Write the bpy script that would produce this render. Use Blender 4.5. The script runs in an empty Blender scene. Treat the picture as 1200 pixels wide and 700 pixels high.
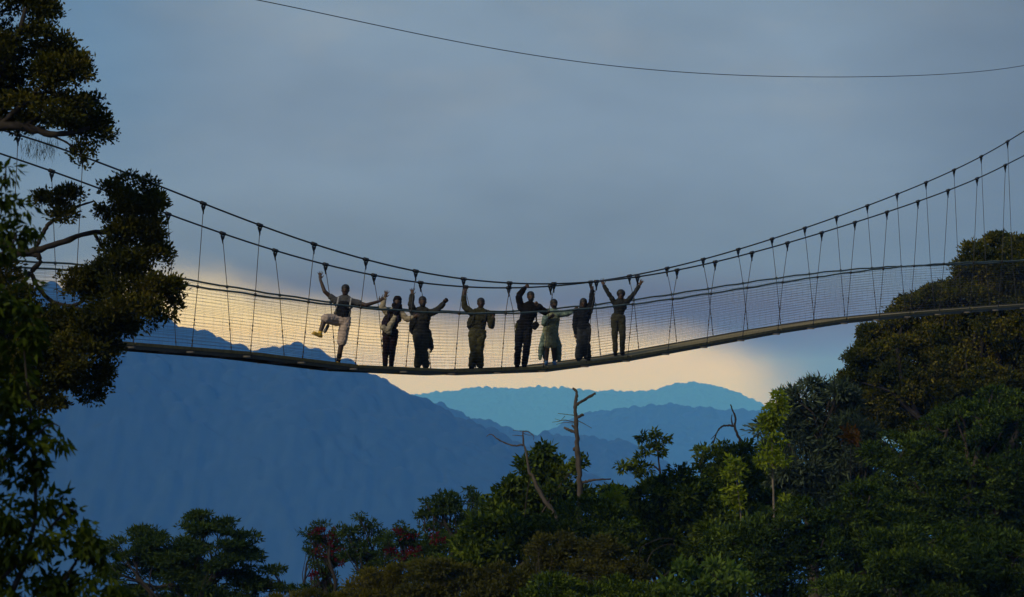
import bpy, math, random
import numpy as np
from mathutils import Vector

# ------------------------------------------------------------------ camera, sky, sun, exposure
C = bpy.context.scene.collection
SC = bpy.context.scene
F, HOR = 3360.0, 455.0                       # focal length and eye level in photo pixels (1200 wide)
TILT = math.atan((HOR - 350) / F)
cam_d = bpy.data.cameras.new('camera')
cam = bpy.data.objects.new('camera', cam_d); C.objects.link(cam)
cam.location = (0, 0, 0); cam.rotation_euler = (math.pi / 2 + TILT, 0, 0)
cam_d.lens = 36 * F / 1200; cam_d.sensor_width = 36
cam_d.clip_start = 0.5; cam_d.clip_end = 60000
cam_d.dof.use_dof = True; cam_d.dof.focus_distance = 69; cam_d.dof.aperture_fstop = 5.0
SC.camera = cam

SUN_EL, SUN_AZ = math.radians(32), math.radians(-138)      # azimuth from +Y towards +X
world = bpy.data.worlds.new('World'); SC.world = world; world.use_nodes = True
def build_world():
    nt = world.node_tree; N = nt.nodes; L = nt.links; N.clear()
    def nd(t, **k):
        n = N.new(t)
        for a, b in k.items(): setattr(n, a, b)
        return n
    def math_(op, a, b=None, c=None, clamp=False):
        n = nd('ShaderNodeMath', operation=op, use_clamp=clamp)
        for i, v in enumerate((a, b, c)):
            if v is None: continue
            if hasattr(v, 'is_output'): L.new(v, n.inputs[i])
            else: n.inputs[i].default_value = v
        return n.outputs[0]
    def mapr(v, a, b, c=0.0, d=1.0, smooth=True):
        n = nd('ShaderNodeMapRange', interpolation_type='SMOOTHSTEP' if smooth else 'LINEAR', clamp=True)
        L.new(v, n.inputs[0])
        for i, x in ((1, a), (2, b), (3, c), (4, d)): n.inputs[i].default_value = x
        return n.outputs[0]
    def mix(fac, a, b, mode='MIX'):
        n = nd('ShaderNodeMix', data_type='RGBA', blend_type=mode); n.clamp_factor = True
        for s, v in ((n.inputs[0], fac), (n.inputs[6], a), (n.inputs[7], b)):
            if hasattr(v, 'is_output'): L.new(v, s)
            elif isinstance(v, (int, float)): s.default_value = v
            else: s.default_value = (*v, 1)
        return n.outputs[2]
    def ramp(v, stops, ease='EASE'):
        n = nd('ShaderNodeValToRGB'); n.color_ramp.interpolation = ease
        e = n.color_ramp.elements
        while len(e) < len(stops): e.new(0.5)
        for el, (p, c) in zip(e, stops):
            el.position = p; el.color = (*c, 1) if not isinstance(c, (int, float)) else (c, c, c, 1)
        L.new(v, n.inputs[0]); return n.outputs[0]
    tc = nd('ShaderNodeTexCoord'); sep = nd('ShaderNodeSeparateXYZ'); L.new(tc.outputs['Generated'], sep.inputs[0])
    dx, dy, dz = sep.outputs
    dyc = math_('MAXIMUM', dy, 0.05)
    az = math_('DIVIDE', dx, dyc); el = math_('DIVIDE', dz, dyc)   # tangents of azimuth and elevation
    cmb = nd('ShaderNodeCombineXYZ'); L.new(az, cmb.inputs[0]); L.new(el, cmb.inputs[1])
    def noise(sx, sy, scale, detail, off=0, rough=.5):
        m = nd('ShaderNodeVectorMath', operation='MULTIPLY_ADD'); L.new(cmb.outputs[0], m.inputs[0])
        m.inputs[1].default_value = (sx, sy, 0); m.inputs[2].default_value = (off, off, 0)
        n = nd('ShaderNodeTexNoise'); n.inputs['Scale'].default_value = scale; n.inputs['Detail'].default_value = detail
        n.inputs['Roughness'].default_value = rough
        L.new(m.outputs[0], n.inputs['Vector']); return n.outputs[0]
    n1 = noise(1, 2.2, 9, 4, 3.1); n2 = noise(1, 1.6, 30, 5, 7.7); n3 = noise(1, 2.6, 16, 4, 11.3)
    # overcast cloud, tone by elevation
    elw = math_('MULTIPLY_ADD', math_('SUBTRACT', n1, .5), .03, el)
    e01 = mapr(elw, 0, .16, smooth=False)
    K = 10.0
    sk = lambda r, g, b: (r, g, b)
    base = ramp(e01, [(0.0, sk(.10, .07, .03)), (.15, sk(.118, .09, .05)), (.30, sk(.160, .215, .290)), (.50, sk(.205, .285, .405)),
                      (.80, sk(.215, .300, .420)), (1.0, sk(.212, .305, .430))])
    up = ramp(mapr(dz, .12, .8), [(0, sk(.205, .290, .390)), (1, sk(.19, .33, .64))])
    base = mix(mapr(dz, .10, .2), base, up)
    # paler streaks of cloud high up and a bluer gap on the left
    streak = math_('MULTIPLY', mapr(n3, .45, .72), mapr(el, .055, .125))
    base = mix(math_('MULTIPLY', streak, .55), base, (.265, .320, .390))
    blue = math_('MULTIPLY', mapr(az, -.085, -.155), mapr(el, .04, .11))
    base = mix(math_('MULTIPLY', blue, .85), base, (.120, .225, .375))
    dark = mapr(az, .09, .19)
    base = mix(math_('MULTIPLY', dark, .75), base, (.125, .175, .245))
    patch = math_('MULTIPLY_ADD', math_('SUBTRACT', noise(1, 2.0, 14, 4, 21.7, .45), .5), .6, 1.0)
    patch = math_('MULTIPLY', patch, math_('MULTIPLY_ADD', math_('SUBTRACT', noise(1, 3.0, 38, 5, 5.1, .5), .5), .14, 1.0))
    tone = nd('ShaderNodeVectorMath', operation='SCALE'); L.new(base, tone.inputs[0]); L.new(mapr(patch, .72, 1.28, .80, 1.16, False), tone.inputs['Scale'])
    base = mix(mapr(dz, .30, .18), base, tone.outputs[0])
    # the bright break under the cloud edge
    azn = mapr(az, -.1786, .1786, smooth=False)
    edge = ramp(azn, [(0, (455-318)/200), (.17, (455-296)/200), (.25, (455-330)/200), (.40, (455-376)/200),
                      (.58, (455-372)/200), (.68, (455-385)/200), (.76, (455-418)/200), (1, (455-460)/200 if False else 0.0)], 'B_SPLINE')
    edge_el = math_('MULTIPLY', edge, 200 / F)
    wob = math_('MULTIPLY_ADD', math_('SUBTRACT', n2, .5), .010, el)
    wob = math_('MULTIPLY_ADD', math_('SUBTRACT', n3, .5), .012, wob)
    diff = math_('SUBTRACT', edge_el, wob)
    gl = mapr(diff, -.006, .012)
    fade = math_('MULTIPLY', mapr(az, -.185, -.128), mapr(az, .112, .072))
    gl = math_('MULTIPLY', gl, fade)
    glow_c = ramp(mapr(el, 0, .05, smooth=False), [(0, sk(.72, .76, .40)), (.2, sk(.76, .76, .36)), (.4, sk(.92, .78, .28)), (.7, sk(.84, .73, .41)), (1, sk(.70, .62, .44))], 'LINEAR')
    col = mix(gl, base, glow_c)
    # unseen sky behind the camera, darkened to weaken the front fill light
    col = mix(math_('MULTIPLY', mapr(dy, .1, -.5), mapr(dz, .75, .15)), col, (.13, .15, .17))
    # the sky model itself shows faintly through the cloud
    sky = nd('ShaderNodeTexSky', sky_type='NISHITA'); sky.sun_disc = False
    sky.sun_elevation = SUN_EL; sky.sun_rotation = SUN_AZ; sky.air_density = 1.2; sky.dust_density = 2.0
    colK = nd('ShaderNodeVectorMath', operation='SCALE'); L.new(col, colK.inputs[0]); colK.inputs['Scale'].default_value = K
    col = mix(.006, colK.outputs[0], sky.outputs[0])
    col = mix(mapr(dz, -.012, -.06), col, (.25, .35, .40))
    bg = nd('ShaderNodeBackground'); bg.inputs[1].default_value = 0.1
    L.new(col, bg.inputs[0]); out = nd('ShaderNodeOutputWorld'); L.new(bg.outputs[0], out.inputs[0])
build_world()

sun_d = bpy.data.lights.new('sun', 'SUN'); sun = bpy.data.objects.new('sun', sun_d); C.objects.link(sun)
sun_d.energy = 2.6; sun_d.angle = math.radians(10); sun_d.color = (1.0, .86, .62)
_sd = Vector((math.sin(SUN_AZ) * math.cos(SUN_EL), math.cos(SUN_AZ) * math.cos(SUN_EL), math.sin(SUN_EL)))
sun.rotation_euler = _sd.to_track_quat('Z', 'Y').to_euler()
SC.view_settings.view_transform = 'Standard'; SC.view_settings.look = 'None'
SC.view_settings.exposure = 0; SC.view_settings.gamma = 1; SC.view_settings.use_curve_mapping = False
SC.render.engine = 'CYCLES'
SC.cycles.max_bounces = 5; SC.cycles.diffuse_bounces = 2; SC.cycles.transmission_bounces = 3; SC.cycles.volume_bounces = 1
SC.cycles.use_denoising = True; SC.cycles.sample_clamp_indirect = 3

HAZE_DENSITY = 1.5e-4
HAZE_COLOR = (.068, .300, 1.0)

# ------------------------------------------------------------------ helpers
rng = np.random.default_rng(7); random.seed(7)
def P(x, y, Y):
    """photo pixel at a real distance Y -> world point"""
    u = (x - 600) / F; v = (350 - y) / F
    r = np.array([u, math.cos(TILT) - v * math.sin(TILT), math.sin(TILT) + v * math.cos(TILT)])
    return r * (Y / r[1])
def tag(o, label=None, cat=None, group=None, kind=None):
    if label: o['label'] = label
    if cat: o['category'] = cat
    if group: o['group'] = group
    if kind: o['kind'] = kind
    return o
def empty(name, loc, label=None, cat=None, group=None):
    o = bpy.data.objects.new(name, None); C.objects.link(o); o.location = Vector(loc); o.empty_display_size = .3
    return tag(o, label, cat, group)
def mesh_np(name, V, Fc, mat, parent=None, smooth=False):
    """V (n,3) world coordinates, Fc (m,4|3) -> one mesh object; a child keeps world coordinates"""
    V = np.asarray(V, dtype=np.float32)
    if parent is not None: V = V - np.array(parent.location, dtype=np.float32)
    Fc = np.asarray(Fc, dtype=np.int32); k = Fc.shape[1]
    me = bpy.data.meshes.new(name); me.vertices.add(len(V)); me.vertices.foreach_set('co', V.ravel())
    me.loops.add(Fc.size); me.loops.foreach_set('vertex_index', Fc.ravel())
    me.polygons.add(len(Fc)); me.polygons.foreach_set('loop_start', np.arange(0, Fc.size, k, dtype=np.int32))
    if smooth: me.polygons.foreach_set('use_smooth', np.ones(len(Fc), dtype=bool))
    me.update(calc_edges=True); me.validate()
    me.materials.append(mat)
    o = bpy.data.objects.new(name, me); C.objects.link(o)
    if parent is not None: o.parent = parent
    return o
class MB:
    """collects tubes and boxes, builds ONE mesh object"""
    def __init__(s): s.v, s.f, s.n = [], [], 0
    def add(s, V, Fc): s.v.append(np.asarray(V, float)); s.f.append(np.asarray(Fc, int) + s.n); s.n += len(V); return s
    def tube(s, pts, radii, sides=6, cap=True):
        pts = np.asarray(pts, float); n = len(pts)
        if np.isscalar(radii): radii = np.full(n, radii)
        radii = np.asarray(radii, float)
        T = np.gradient(pts, axis=0); T /= np.linalg.norm(T, axis=1)[:, None] + 1e-9
        ref = np.array([0, 0, 1.0]) if abs(T[:, 2]).mean() < .8 else np.array([1.0, 0, 0])
        A = np.cross(T, ref); A /= np.linalg.norm(A, axis=1)[:, None] + 1e-9; B = np.cross(A, T)
        a = np.arange(sides) * 2 * np.pi / sides
        ring = (A[:, None, :] * np.cos(a)[None, :, None] + B[:, None, :] * np.sin(a)[None, :, None]) * radii[:, None, None] + pts[:, None, :]
        V = ring.reshape(-1, 3); fs = []
        i = np.arange(n - 1)[:, None] * sides; j = np.arange(sides)[None, :]; j2 = (j + 1) % sides
        fs = np.stack([i + j, i + j2, i + sides + j2, i + sides + j], -1).reshape(-1, 4)
        if cap:
            V = np.vstack([V, pts[0], pts[-1]]); c0, c1 = len(V) - 2, len(V) - 1
            jj = np.arange(sides); k2 = (jj + 1) % sides; z = (n - 1) * sides
            fs = np.vstack([fs, np.stack([np.full(sides, c0), k2, jj, jj], -1), np.stack([np.full(sides, c1), z + jj, z + k2, z + k2], -1)])
        return s.add(V, fs)
    def box8(s, p):            # eight corners: bottom 4 ccw, top 4 ccw
        return s.add(p, [(3, 2, 1, 0), (4, 5, 6, 7), (0, 1, 5, 4), (1, 2, 6, 5), (2, 3, 7, 6), (3, 0, 4, 7)])
    def ball(s, c, r, nu=8, nv=6):
        r = np.broadcast_to(np.asarray(r, float), 3); V = []
        for i in range(nv + 1):
            t = math.pi * i / nv
            for j in range(nu):
                a = 2 * math.pi * j / nu
                V.append((c[0] + r[0] * math.sin(t) * math.cos(a), c[1] + r[1] * math.sin(t) * math.sin(a), c[2] + r[2] * math.cos(t)))
        fs = [(i * nu + j, (i + 1) * nu + j, (i + 1) * nu + (j + 1) % nu, i * nu + (j + 1) % nu) for i in range(nv) for j in range(nu)]
        return s.add(V, fs)
    def build(s, name, mat, parent=None, smooth=True):
        V = np.vstack(s.v); Q = np.vstack(s.f)
        me = bpy.data.meshes.new(name)
        if parent is not None: V = V - np.array(parent.location)
        fl = [tuple(dict.fromkeys(q)) for q in Q.tolist()]
        me.from_pydata(V.tolist(), [], fl); me.update()
        if smooth: me.polygons.foreach_set('use_smooth', np.ones(len(me.polygons), dtype=bool))
        me.materials.append(mat)
        o = bpy.data.objects.new(name, me); C.objects.link(o)
        if parent is not None: o.parent = parent
        return o
def smoothstep(a, b, x): t = np.clip((x - a) / (b - a), 0, 1); return t * t * (3 - 2 * t)
def vnoise(x, y, seed=0):
    """smooth value noise, vectorised"""
    x = np.asarray(x, float); y = np.asarray(y, float)
    xi, yi = np.floor(x).astype(int), np.floor(y).astype(int); fx, fy = x - xi, y - yi
    def h(a, b):
        n = (a * 374761393 + b * 668265263 + seed * 982451653) & 0x7fffffff
        n = ((n ^ (n >> 13)) * 1274126177) & 0x7fffffff
        return ((n ^ (n >> 16)) & 0xffff) / 65535.0
    sx, sy = fx * fx * (3 - 2 * fx), fy * fy * (3 - 2 * fy)
    return (h(xi, yi) * (1 - sx) + h(xi + 1, yi) * sx) * (1 - sy) + (h(xi, yi + 1) * (1 - sx) + h(xi + 1, yi + 1) * sx) * sy
def fbm(x, y, seed=0, o=4): return sum(vnoise(x * 2 ** i, y * 2 ** i, seed + i) / 2 ** i for i in range(o)) / 2

# ------------------------------------------------------------------ materials
def mat(name, col, col2=None, scale=6.0, rough=.8, spec=.3, metal=0, bump=0, aniso=(1, 1, 1)):
    m = bpy.data.materials.new(name); m.use_nodes = True; nt = m.node_tree; b = nt.nodes['Principled BSDF']
    b.inputs['Roughness'].default_value = rough; b.inputs['Specular IOR Level'].default_value = spec; b.inputs['Metallic'].default_value = metal
    if col2 is None: col2 = tuple(c * .65 for c in col)
    tc = nt.nodes.new('ShaderNodeTexCoord'); mp = nt.nodes.new('ShaderNodeMapping'); mp.inputs['Scale'].default_value = aniso
    nz = nt.nodes.new('ShaderNodeTexNoise'); nz.inputs['Scale'].default_value = scale; nz.inputs['Detail'].default_value = 6
    rp = nt.nodes.new('ShaderNodeValToRGB'); rp.color_ramp.elements[0].position = .32; rp.color_ramp.elements[1].position = .68
    rp.color_ramp.elements[0].color = (*col2, 1); rp.color_ramp.elements[1].color = (*col, 1)
    lk = nt.links.new
    lk(tc.outputs['Object'], mp.inputs[0]); lk(mp.outputs[0], nz.inputs['Vector']); lk(nz.outputs[0], rp.inputs[0]); lk(rp.outputs[0], b.inputs['Base Color'])
    if bump:
        bp = nt.nodes.new('ShaderNodeBump'); bp.inputs['Strength'].default_value = bump; bp.inputs['Distance'].default_value = .02
        lk(nz.outputs[0], bp.inputs['Height']); lk(bp.outputs[0], b.inputs['Normal'])
    return m
def leaf_mat(name, a, b, c, trans=.35, scale=.6, gloss=.004):
    """three leaf colours, varied leaf by leaf and branch by branch"""
    m = bpy.data.materials.new(name); m.use_nodes = True; nt = m.node_tree; N = nt.nodes; lk = nt.links.new; N.clear()
    g = N.new('ShaderNodeNewGeometry'); tc = N.new('ShaderNodeTexCoord')
    nz = N.new('ShaderNodeTexNoise'); nz.inputs['Scale'].default_value = scale; nz.inputs['Detail'].default_value = 3
    lk(tc.outputs['Object'], nz.inputs['Vector'])
    ad = N.new('ShaderNodeMath'); ad.operation = 'MULTIPLY_ADD'; lk(g.outputs['Random Per Island'], ad.inputs[0]); ad.inputs[1].default_value = .5
    m2 = N.new('ShaderNodeMapRange'); lk(nz.outputs[0], m2.inputs[0]); m2.inputs[1].default_value = .3; m2.inputs[2].default_value = .7; m2.inputs[4].default_value = .5
    lk(m2.outputs[0], ad.inputs[2])
    rp = N.new('ShaderNodeValToRGB'); e = rp.color_ramp.elements; e.new(.5)
    for el, (p, col) in zip(e, ((.08, a), (.5, b), (.95, c))): el.position = p; el.color = (*col, 1)
    lk(ad.outputs[0], rp.inputs[0])
    d = N.new('ShaderNodeBsdfDiffuse'); t = N.new('ShaderNodeBsdfTranslucent'); mx = N.new('ShaderNodeMixShader'); mx.inputs[0].default_value = trans
    gl = N.new('ShaderNodeBsdfGlossy'); gl.inputs['Roughness'].default_value = .5; gl.inputs['Color'].default_value = (.5, .55, .6, 1)
    hs = N.new('ShaderNodeHueSaturation'); hs.inputs['Saturation'].default_value = 1.15; hs.inputs['Value'].default_value = 1.2; lk(rp.outputs[0], hs.inputs['Color'])
    lk(rp.outputs[0], d.inputs[0]); lk(hs.outputs[0], t.inputs[0]); lk(d.outputs[0], mx.inputs[1]); lk(t.outputs[0], mx.inputs[2])
    fr = N.new('ShaderNodeFresnel'); fr.inputs[0].default_value = 1.4
    fm = N.new('ShaderNodeMath'); fm.operation = 'MULTIPLY'; lk(fr.outputs[0], fm.inputs[0]); fm.inputs[1].default_value = gloss * 4
    m3 = N.new('ShaderNodeMixShader'); lk(fm.outputs[0], m3.inputs[0]); lk(mx.outputs[0], m3.inputs[1]); lk(gl.outputs[0], m3.inputs[2])
    o = N.new('ShaderNodeOutputMaterial'); lk(m3.outputs[0], o.inputs[0]); return m
M = {
 'soil': mat('soil', (.06, .05, .03), (.03, .035, .018), .8, .95),
 'forest': mat('forest_canopy', (.010, .022, .018), (.005, .012, .010), .05, .95),
 'bark': mat('bark', (.055, .044, .034), (.028, .023, .018), 5, .9, bump=.6, aniso=(1, 1, .3)),
 'bark_dark': mat('dark_bark', (.026, .022, .018), (.012, .010, .009), 5, .9, bump=.6, aniso=(1, 1, .3)),
 'deadwood': mat('dead_wood', (.092, .078, .064), (.034, .029, .025), 6, .9, bump=.7, aniso=(1, 1, .25)),
 'paletwig': mat('pale_twig', (.16, .14, .11), (.10, .085, .07), 6, .9),
 'cable': mat('steel_cable', (.045, .05, .055), (.02, .022, .025), 30, .55, .4, .4),
 'clamp': mat('cable_clamp', (.03, .03, .032), (.015, .015, .016), 30, .5, .4, .5),
 'rope': mat('hanger_rope', (.06, .06, .062), (.035, .035, .036), 40, .8),
 'rail': mat('handrail_rope', (.075, .11, .11), (.04, .06, .062), 10, .7),
 'net': mat('net_cord', (.038, .038, .042), (.024, .024, .027), 30, .8),
 'deck': mat('weathered_plank', (.21, .165, .068), (.13, .10, .045), 4, .85, bump=.3, aniso=(.4, 3, 3)),
 'beam': mat('weathered_beam', (.050, .044, .028), (.028, .025, .017), 5, .55, .5, .15),
 'transom': mat('transom_steel', (.14, .13, .12), (.08, .075, .07), 8, .6, .4, .4),
 'wire': mat('overhead_wire', (.05, .052, .06), (.035, .036, .042), 20, .6, .3, .3),
}

# ------------------------------------------------------------------ ground, mountains, haze
FLOOR = -800.0
def ground_z(X, Y):
    X = np.asarray(X, float); Y = np.asarray(Y, float)
    g = -1.7 - 7.5 * smoothstep(2, 42, Y) - 3.0 * smoothstep(50, 100, Y)
    g = g + 6.5 * smoothstep(-3, 20, X) * smoothstep(40, 80, Y) * (1 - smoothstep(110, 160, Y))
    g = g - .42 * np.maximum(0, Y - 112) - .3 * np.maximum(0, -Y - 90) - .35 * np.maximum(0, np.abs(X - 4) - 60)
    g = g + (fbm(X / 6, Y / 6, 3) - .5) * .8
    return np.maximum(g, FLOOR + 10 * (fbm(X / 300, Y / 300, 5) - .5))
def axis(lims):
    out = []
    for a, b, st in lims: out.append(np.arange(a, b, st))
    return np.unique(np.concatenate(out + [np.array([lims[-1][1]])]))
gx = axis([(-13000, -2200, 400), (-2200, -400, 90), (-400, -80, 16), (-80, 80, 1.6), (80, 400, 16), (400, 2200, 90), (2200, 13000, 400)])
gy = axis([(-2600, -100, 100), (-100, 10, 6), (10, 130, 1.6), (130, 500, 10), (500, 2600, 70), (2600, 20400, 400)])
def grid_obj(name, xs, ys, Z, m, smooth=True):
    X, Y = np.meshgrid(xs, ys); V = np.stack([X.ravel(), Y.ravel(), Z.ravel()], -1)
    nx = len(xs); i = np.arange(len(ys) - 1)[:, None] * nx; j = np.arange(nx - 1)[None, :]
    Q = np.stack([i + j, i + j + 1, i + j + 1 + nx, i + j + nx], -1).reshape(-1, 4)
    return mesh_np(name, V, Q, m, None, smooth)
GX, GY = np.meshgrid(gx, gy)
tag(grid_obj('ground', gx, gy, ground_z(GX, GY), M['soil']), 'forest floor falling away into the valley below the bridge', 'ground', kind='structure')

def domes(X, Y, cell, seed):
    """rounded tree-crown bumps"""
    out = np.zeros_like(X); ci, cj = np.floor(X / cell).astype(int), np.floor(Y / cell).astype(int)
    for a in (-1, 0, 1):
        for b in (-1, 0, 1):
            i, j = ci + a, cj + b
            h1 = vnoise(i * 7.0, j * 13.0, seed); h2 = vnoise(i * 5.0, j * 3.0, seed + 9); h3 = vnoise(i * 11.0, j * 2.0, seed + 17)
            r = cell * (.5 + .5 * h3); d2 = (X - (i + .2 + .6 * h1) * cell) ** 2 + (Y - (j + .2 + .6 * h2) * cell) ** 2
            out = np.maximum(out, np.sqrt(np.maximum(r * r - d2, 0)) * (.6 + .7 * h2))
    return out
def mountain(name, Yr, prof, w_front, w_back, step, cell, label, seed, amp=1.0, marg=260):
    k = Yr / F
    px = np.array([p[0] for p in prof], float); py = np.array([p[1] for p in prof], float)
    wx = (px - 600) * k; wz = (HOR - py) * k
    xs = np.arange(wx[0], wx[-1], step)
    ys = np.concatenate([np.arange(-w_front, -w_front * .2, step * 2.5), np.arange(-w_front * .2, step * 6, step), np.arange(step * 8, w_back + 1, step * 8)]) + Yr
    X, Y = np.meshgrid(xs, ys); top = np.interp(xs, wx, wz)
    kw = int(max(3, 9 * k / step)); top = np.convolve(np.pad(top, kw, 'edge'), np.hanning(2 * kw + 1) / np.hanning(2 * kw + 1).sum(), 'valid')[:len(xs)]
    top = (top + (fbm(xs / (26 * k), xs * 0 + seed, seed) - .5) * 2.2 * k)[None, :] + 0 * X
    t = np.where(Y < Yr, (Yr - Y) / w_front, (Y - Yr) / w_back)
    gul = (fbm(X / (w_front * .22), Y / (w_front * .5), seed) - .5)
    shp = np.clip(1 - t ** 1.15 * (1 + .32 * gul * np.minimum(1, t * 6)), -.2, 1)
    dm = domes(X, Y, cell, seed) * amp; mean = dm[np.abs(ys - Yr) < step * 2].mean()
    Z = FLOOR - 4 + (top - FLOOR) * shp + dm - mean * 1.15 + gul * w_front * .03 * np.minimum(1, t * 5)
    o = grid_obj(name, xs, ys, np.maximum(Z, FLOOR - 5), M['forest'])
    return tag(o, label, 'mountain', kind='structure')
m1 = [(-420, 470), (-250, 380), (-100, 335), (0, 326), (60, 333), (130, 339), (170, 353), (219, 377), (236, 384), (256, 389), (262, 395), (280, 400), (303, 405), (317, 402), (330, 398), (343, 398), (359, 401),
      (387, 412), (415, 426), (457, 443), (480, 454), (502, 465), (524, 474), (535, 483), (553, 487), (575, 498), (601, 509), (640, 528), (700, 556), (760, 585), (900, 650)]
mountain('mountain', 4400, m1, 1050, 1200, 5.5, 17, 'large dark blue forested mountain filling the left half behind the bridge', 11)
m1b = [(380, 470), (470, 462), (506, 468), (530, 476), (553, 484), (590, 495), (640, 512), (720, 560), (800, 620)]
mountain('mountain', 6300, m1b, 1050, 1050, 6, 15, 'faint blue ridge peeping over the right slope of the large mountain', 15)
m2 = [(480, 600), (560, 540), (601, 515), (623, 508), (645, 505), (665, 507), (685, 509), (715, 512), (744, 517), (765, 530), (785, 542), (812, 556), (850, 575), (950, 620)]
mountain('mountain', 5800, m2, 1050, 1050, 5.5, 14, 'low blue ridge directly behind the bare dead trunk', 21)
m3 = [(560, 560), (610, 525), (641, 503), (663, 492), (685, 483), (702, 479), (737, 476), (773, 472), (810, 474), (847, 478), (887, 479), (940, 484), (1000, 500), (1150, 560)]
mountain('mountain', 9000, m3, 1500, 1200, 8, 17, 'mid blue broad ridge between the dead trunk and the right-hand trees', 31)
m4 = [(380, 470), (440, 464), (490, 461), (506, 459), (535, 457), (560, 453), (575, 452), (608, 454), (640, 452), (656, 452), (675, 455), (700, 457), (718, 456), (740, 457), (759, 457), (772, 455), (784, 451), (803, 447), (820, 447), (832, 449),
      (861, 457), (891, 472), (930, 486), (1000, 505), (1150, 560)]
mountain('mountain', 19000, m4, 2000, 1300, 11, 26, 'palest farthest blue ridge with a rounded peak under the glowing sky', 41)

def build_haze():
    x0, x1, y0, y1, z0, z1 = -13400, 13400, -2900, 20700, FLOOR - 12, 205
    V = [(x0, y0, z0), (x1, y0, z0), (x1, y1, z0), (x0, y1, z0), (x0, y0, z1), (x1, y0, z1), (x1, y1, z1), (x0, y1, z1)]
    m = bpy.data.materials.new('haze'); m.use_nodes = True; N = m.node_tree.nodes; N.clear()
    v = N.new('ShaderNodeVolumePrincipled'); v.inputs['Density'].default_value = HAZE_DENSITY; v.inputs['Color'].default_value = (*HAZE_COLOR, 1)
    v.inputs['Absorption Color'].default_value = (1, 1, 1, 1); v.inputs['Anisotropy'].default_value = -.35
    o = N.new('ShaderNodeOutputMaterial'); m.node_tree.links.new(v.outputs[0], o.inputs['Volume'])
    h = MB().box8(V).build('haze', m, None, False)
    tag(h, 'pale blue evening haze filling the valley', 'haze', kind='stuff')
build_haze()

# ------------------------------------------------------------------ the suspension bridge
BD = np.array([.62810, .77813]); BN = np.array([.77813, -.62810]); BC = np.array([-6.868, 62.828])
def B(s, off, z): q = BC + BD * s + BN * off; return np.array([q[0], q[1], z])
S0, S1 = -11.0, 47.0
def curve(tbl, deg=3):
    t = np.array(tbl)
    def f(s):
        s = np.asarray(s, float); p = np.polyfit(t[:, 0], t[:, 1], 5); lo, hi = t[0, 0], t[-1, 0]
        dp = np.polyder(p); sc = np.clip(s, lo, hi)
        return np.polyval(p, sc) + np.polyval(dp, sc) * (s - sc)
    return f
cable_near = curve([(-6.12, 5.09), (-.86, 3.95), (.88, 3.59), (2.6, 3.25), (4.38, 2.94), (6.14, 2.75), (7.88, 2.59), (9.62, 2.52), (11.35, 2.56), (13.1, 2.69), (14.84, 2.91), (16.48, 3.09), (18.2, 3.36), (19.86, 3.64), (21.6, 3.96), (23.3, 4.29), (25.08, 4.68), (26.77, 5.04), (28.66, 5.5), (30.37, 5.9), (32.12, 6.36), (33.87, 6.84)])
cable_far = curve([(-4.08, 4.74), (1.75, 3.51), (3.63, 3.17), (5.45, 2.87), (7.32, 2.66), (9.11, 2.55), (10.93, 2.51), (12.73, 2.55), (14.49, 2.68), (16.24, 2.9), (17.87, 3.14), (19.56, 3.4), (21.19, 3.7), (22.93, 4.04), (24.55, 4.39), (26.26, 4.75), (27.87, 5.13), (29.65, 5.58), (31.34, 6.02), (32.92, 6.49), (34.53, 6.96), (36.18, 7.46), (37.78, 7.97)])
rail_near = curve([(-5.49, 2.44), (-1.66, 2.22), (2.6, 1.95), (5.8, 1.83), (7.81, 1.78), (9.92, 1.83), (11.96, 1.92), (13.01, 2.0), (15.94, 2.23), (18.42, 2.58), (20.12, 2.77), (21.84, 2.93), (23.26, 3.05), (27.03, 3.46), (29.29, 3.66), (35.51, 4.0)])
rail_far = curve([(-4.04, 2.66), (-.06, 2.43), (4.36, 2.11), (7.68, 1.93), (9.6, 1.86), (14.06, 2.02), (15.53, 2.22), (18.2, 2.5), (20.94, 2.85), (23.05, 3.06), (24.72, 3.2), (25.98, 3.3), (29.9, 3.63), (32.05, 3.82), (38.5, 4.17)])
DN = np.array([(-13, 1.50), (-9.4, 1.30), (-5.9, 1.13), (-2.4, .955), (1.15, .79), (4.67, .525), (8.2, .435), (11.7, .53), (15.2, .83), (18.7, 1.235), (22.2, 1.645), (25.7, 1.995), (29.3, 2.245), (32.8, 2.45), (36.3, 2.65), (39.8, 2.84), (43.3, 3.0), (50, 3.3)])
def deck_z(s): return np.interp(s, DN[:, 0], DN[:, 1])
WC, WR, WH, WD = 1.0, .82, .70, .50          # half widths: main cables, handrails, hanger feet, deck
def rails(s_): pass
bridge = empty('suspension_bridge', B(8.2, 0, .43), 'long rope suspension footbridge sagging across the gap between two forest slopes', 'bridge')
ss = np.arange(S0, S1 + .01, .5)
for off, fc in ((WC, cable_near), (-WC, cable_far)):
    MB().tube([B(s, off, float(fc(s))) for s in ss], .020, 8).build('main_cable', M['cable'], bridge)
for off, fc in ((WR, rail_near), (-WR, rail_far)):
    MB().tube([B(s, off, float(fc(s)) + .01 * math.sin(s * 3.6)) for s in ss], .022, 8).build('handrail', M['rail'], bridge)
near_s = [.88 + 1.745 * k for k in range(-6, 26)]
far_s = [1.75 + 1.716 * k for k in range(-7, 26)]
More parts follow.
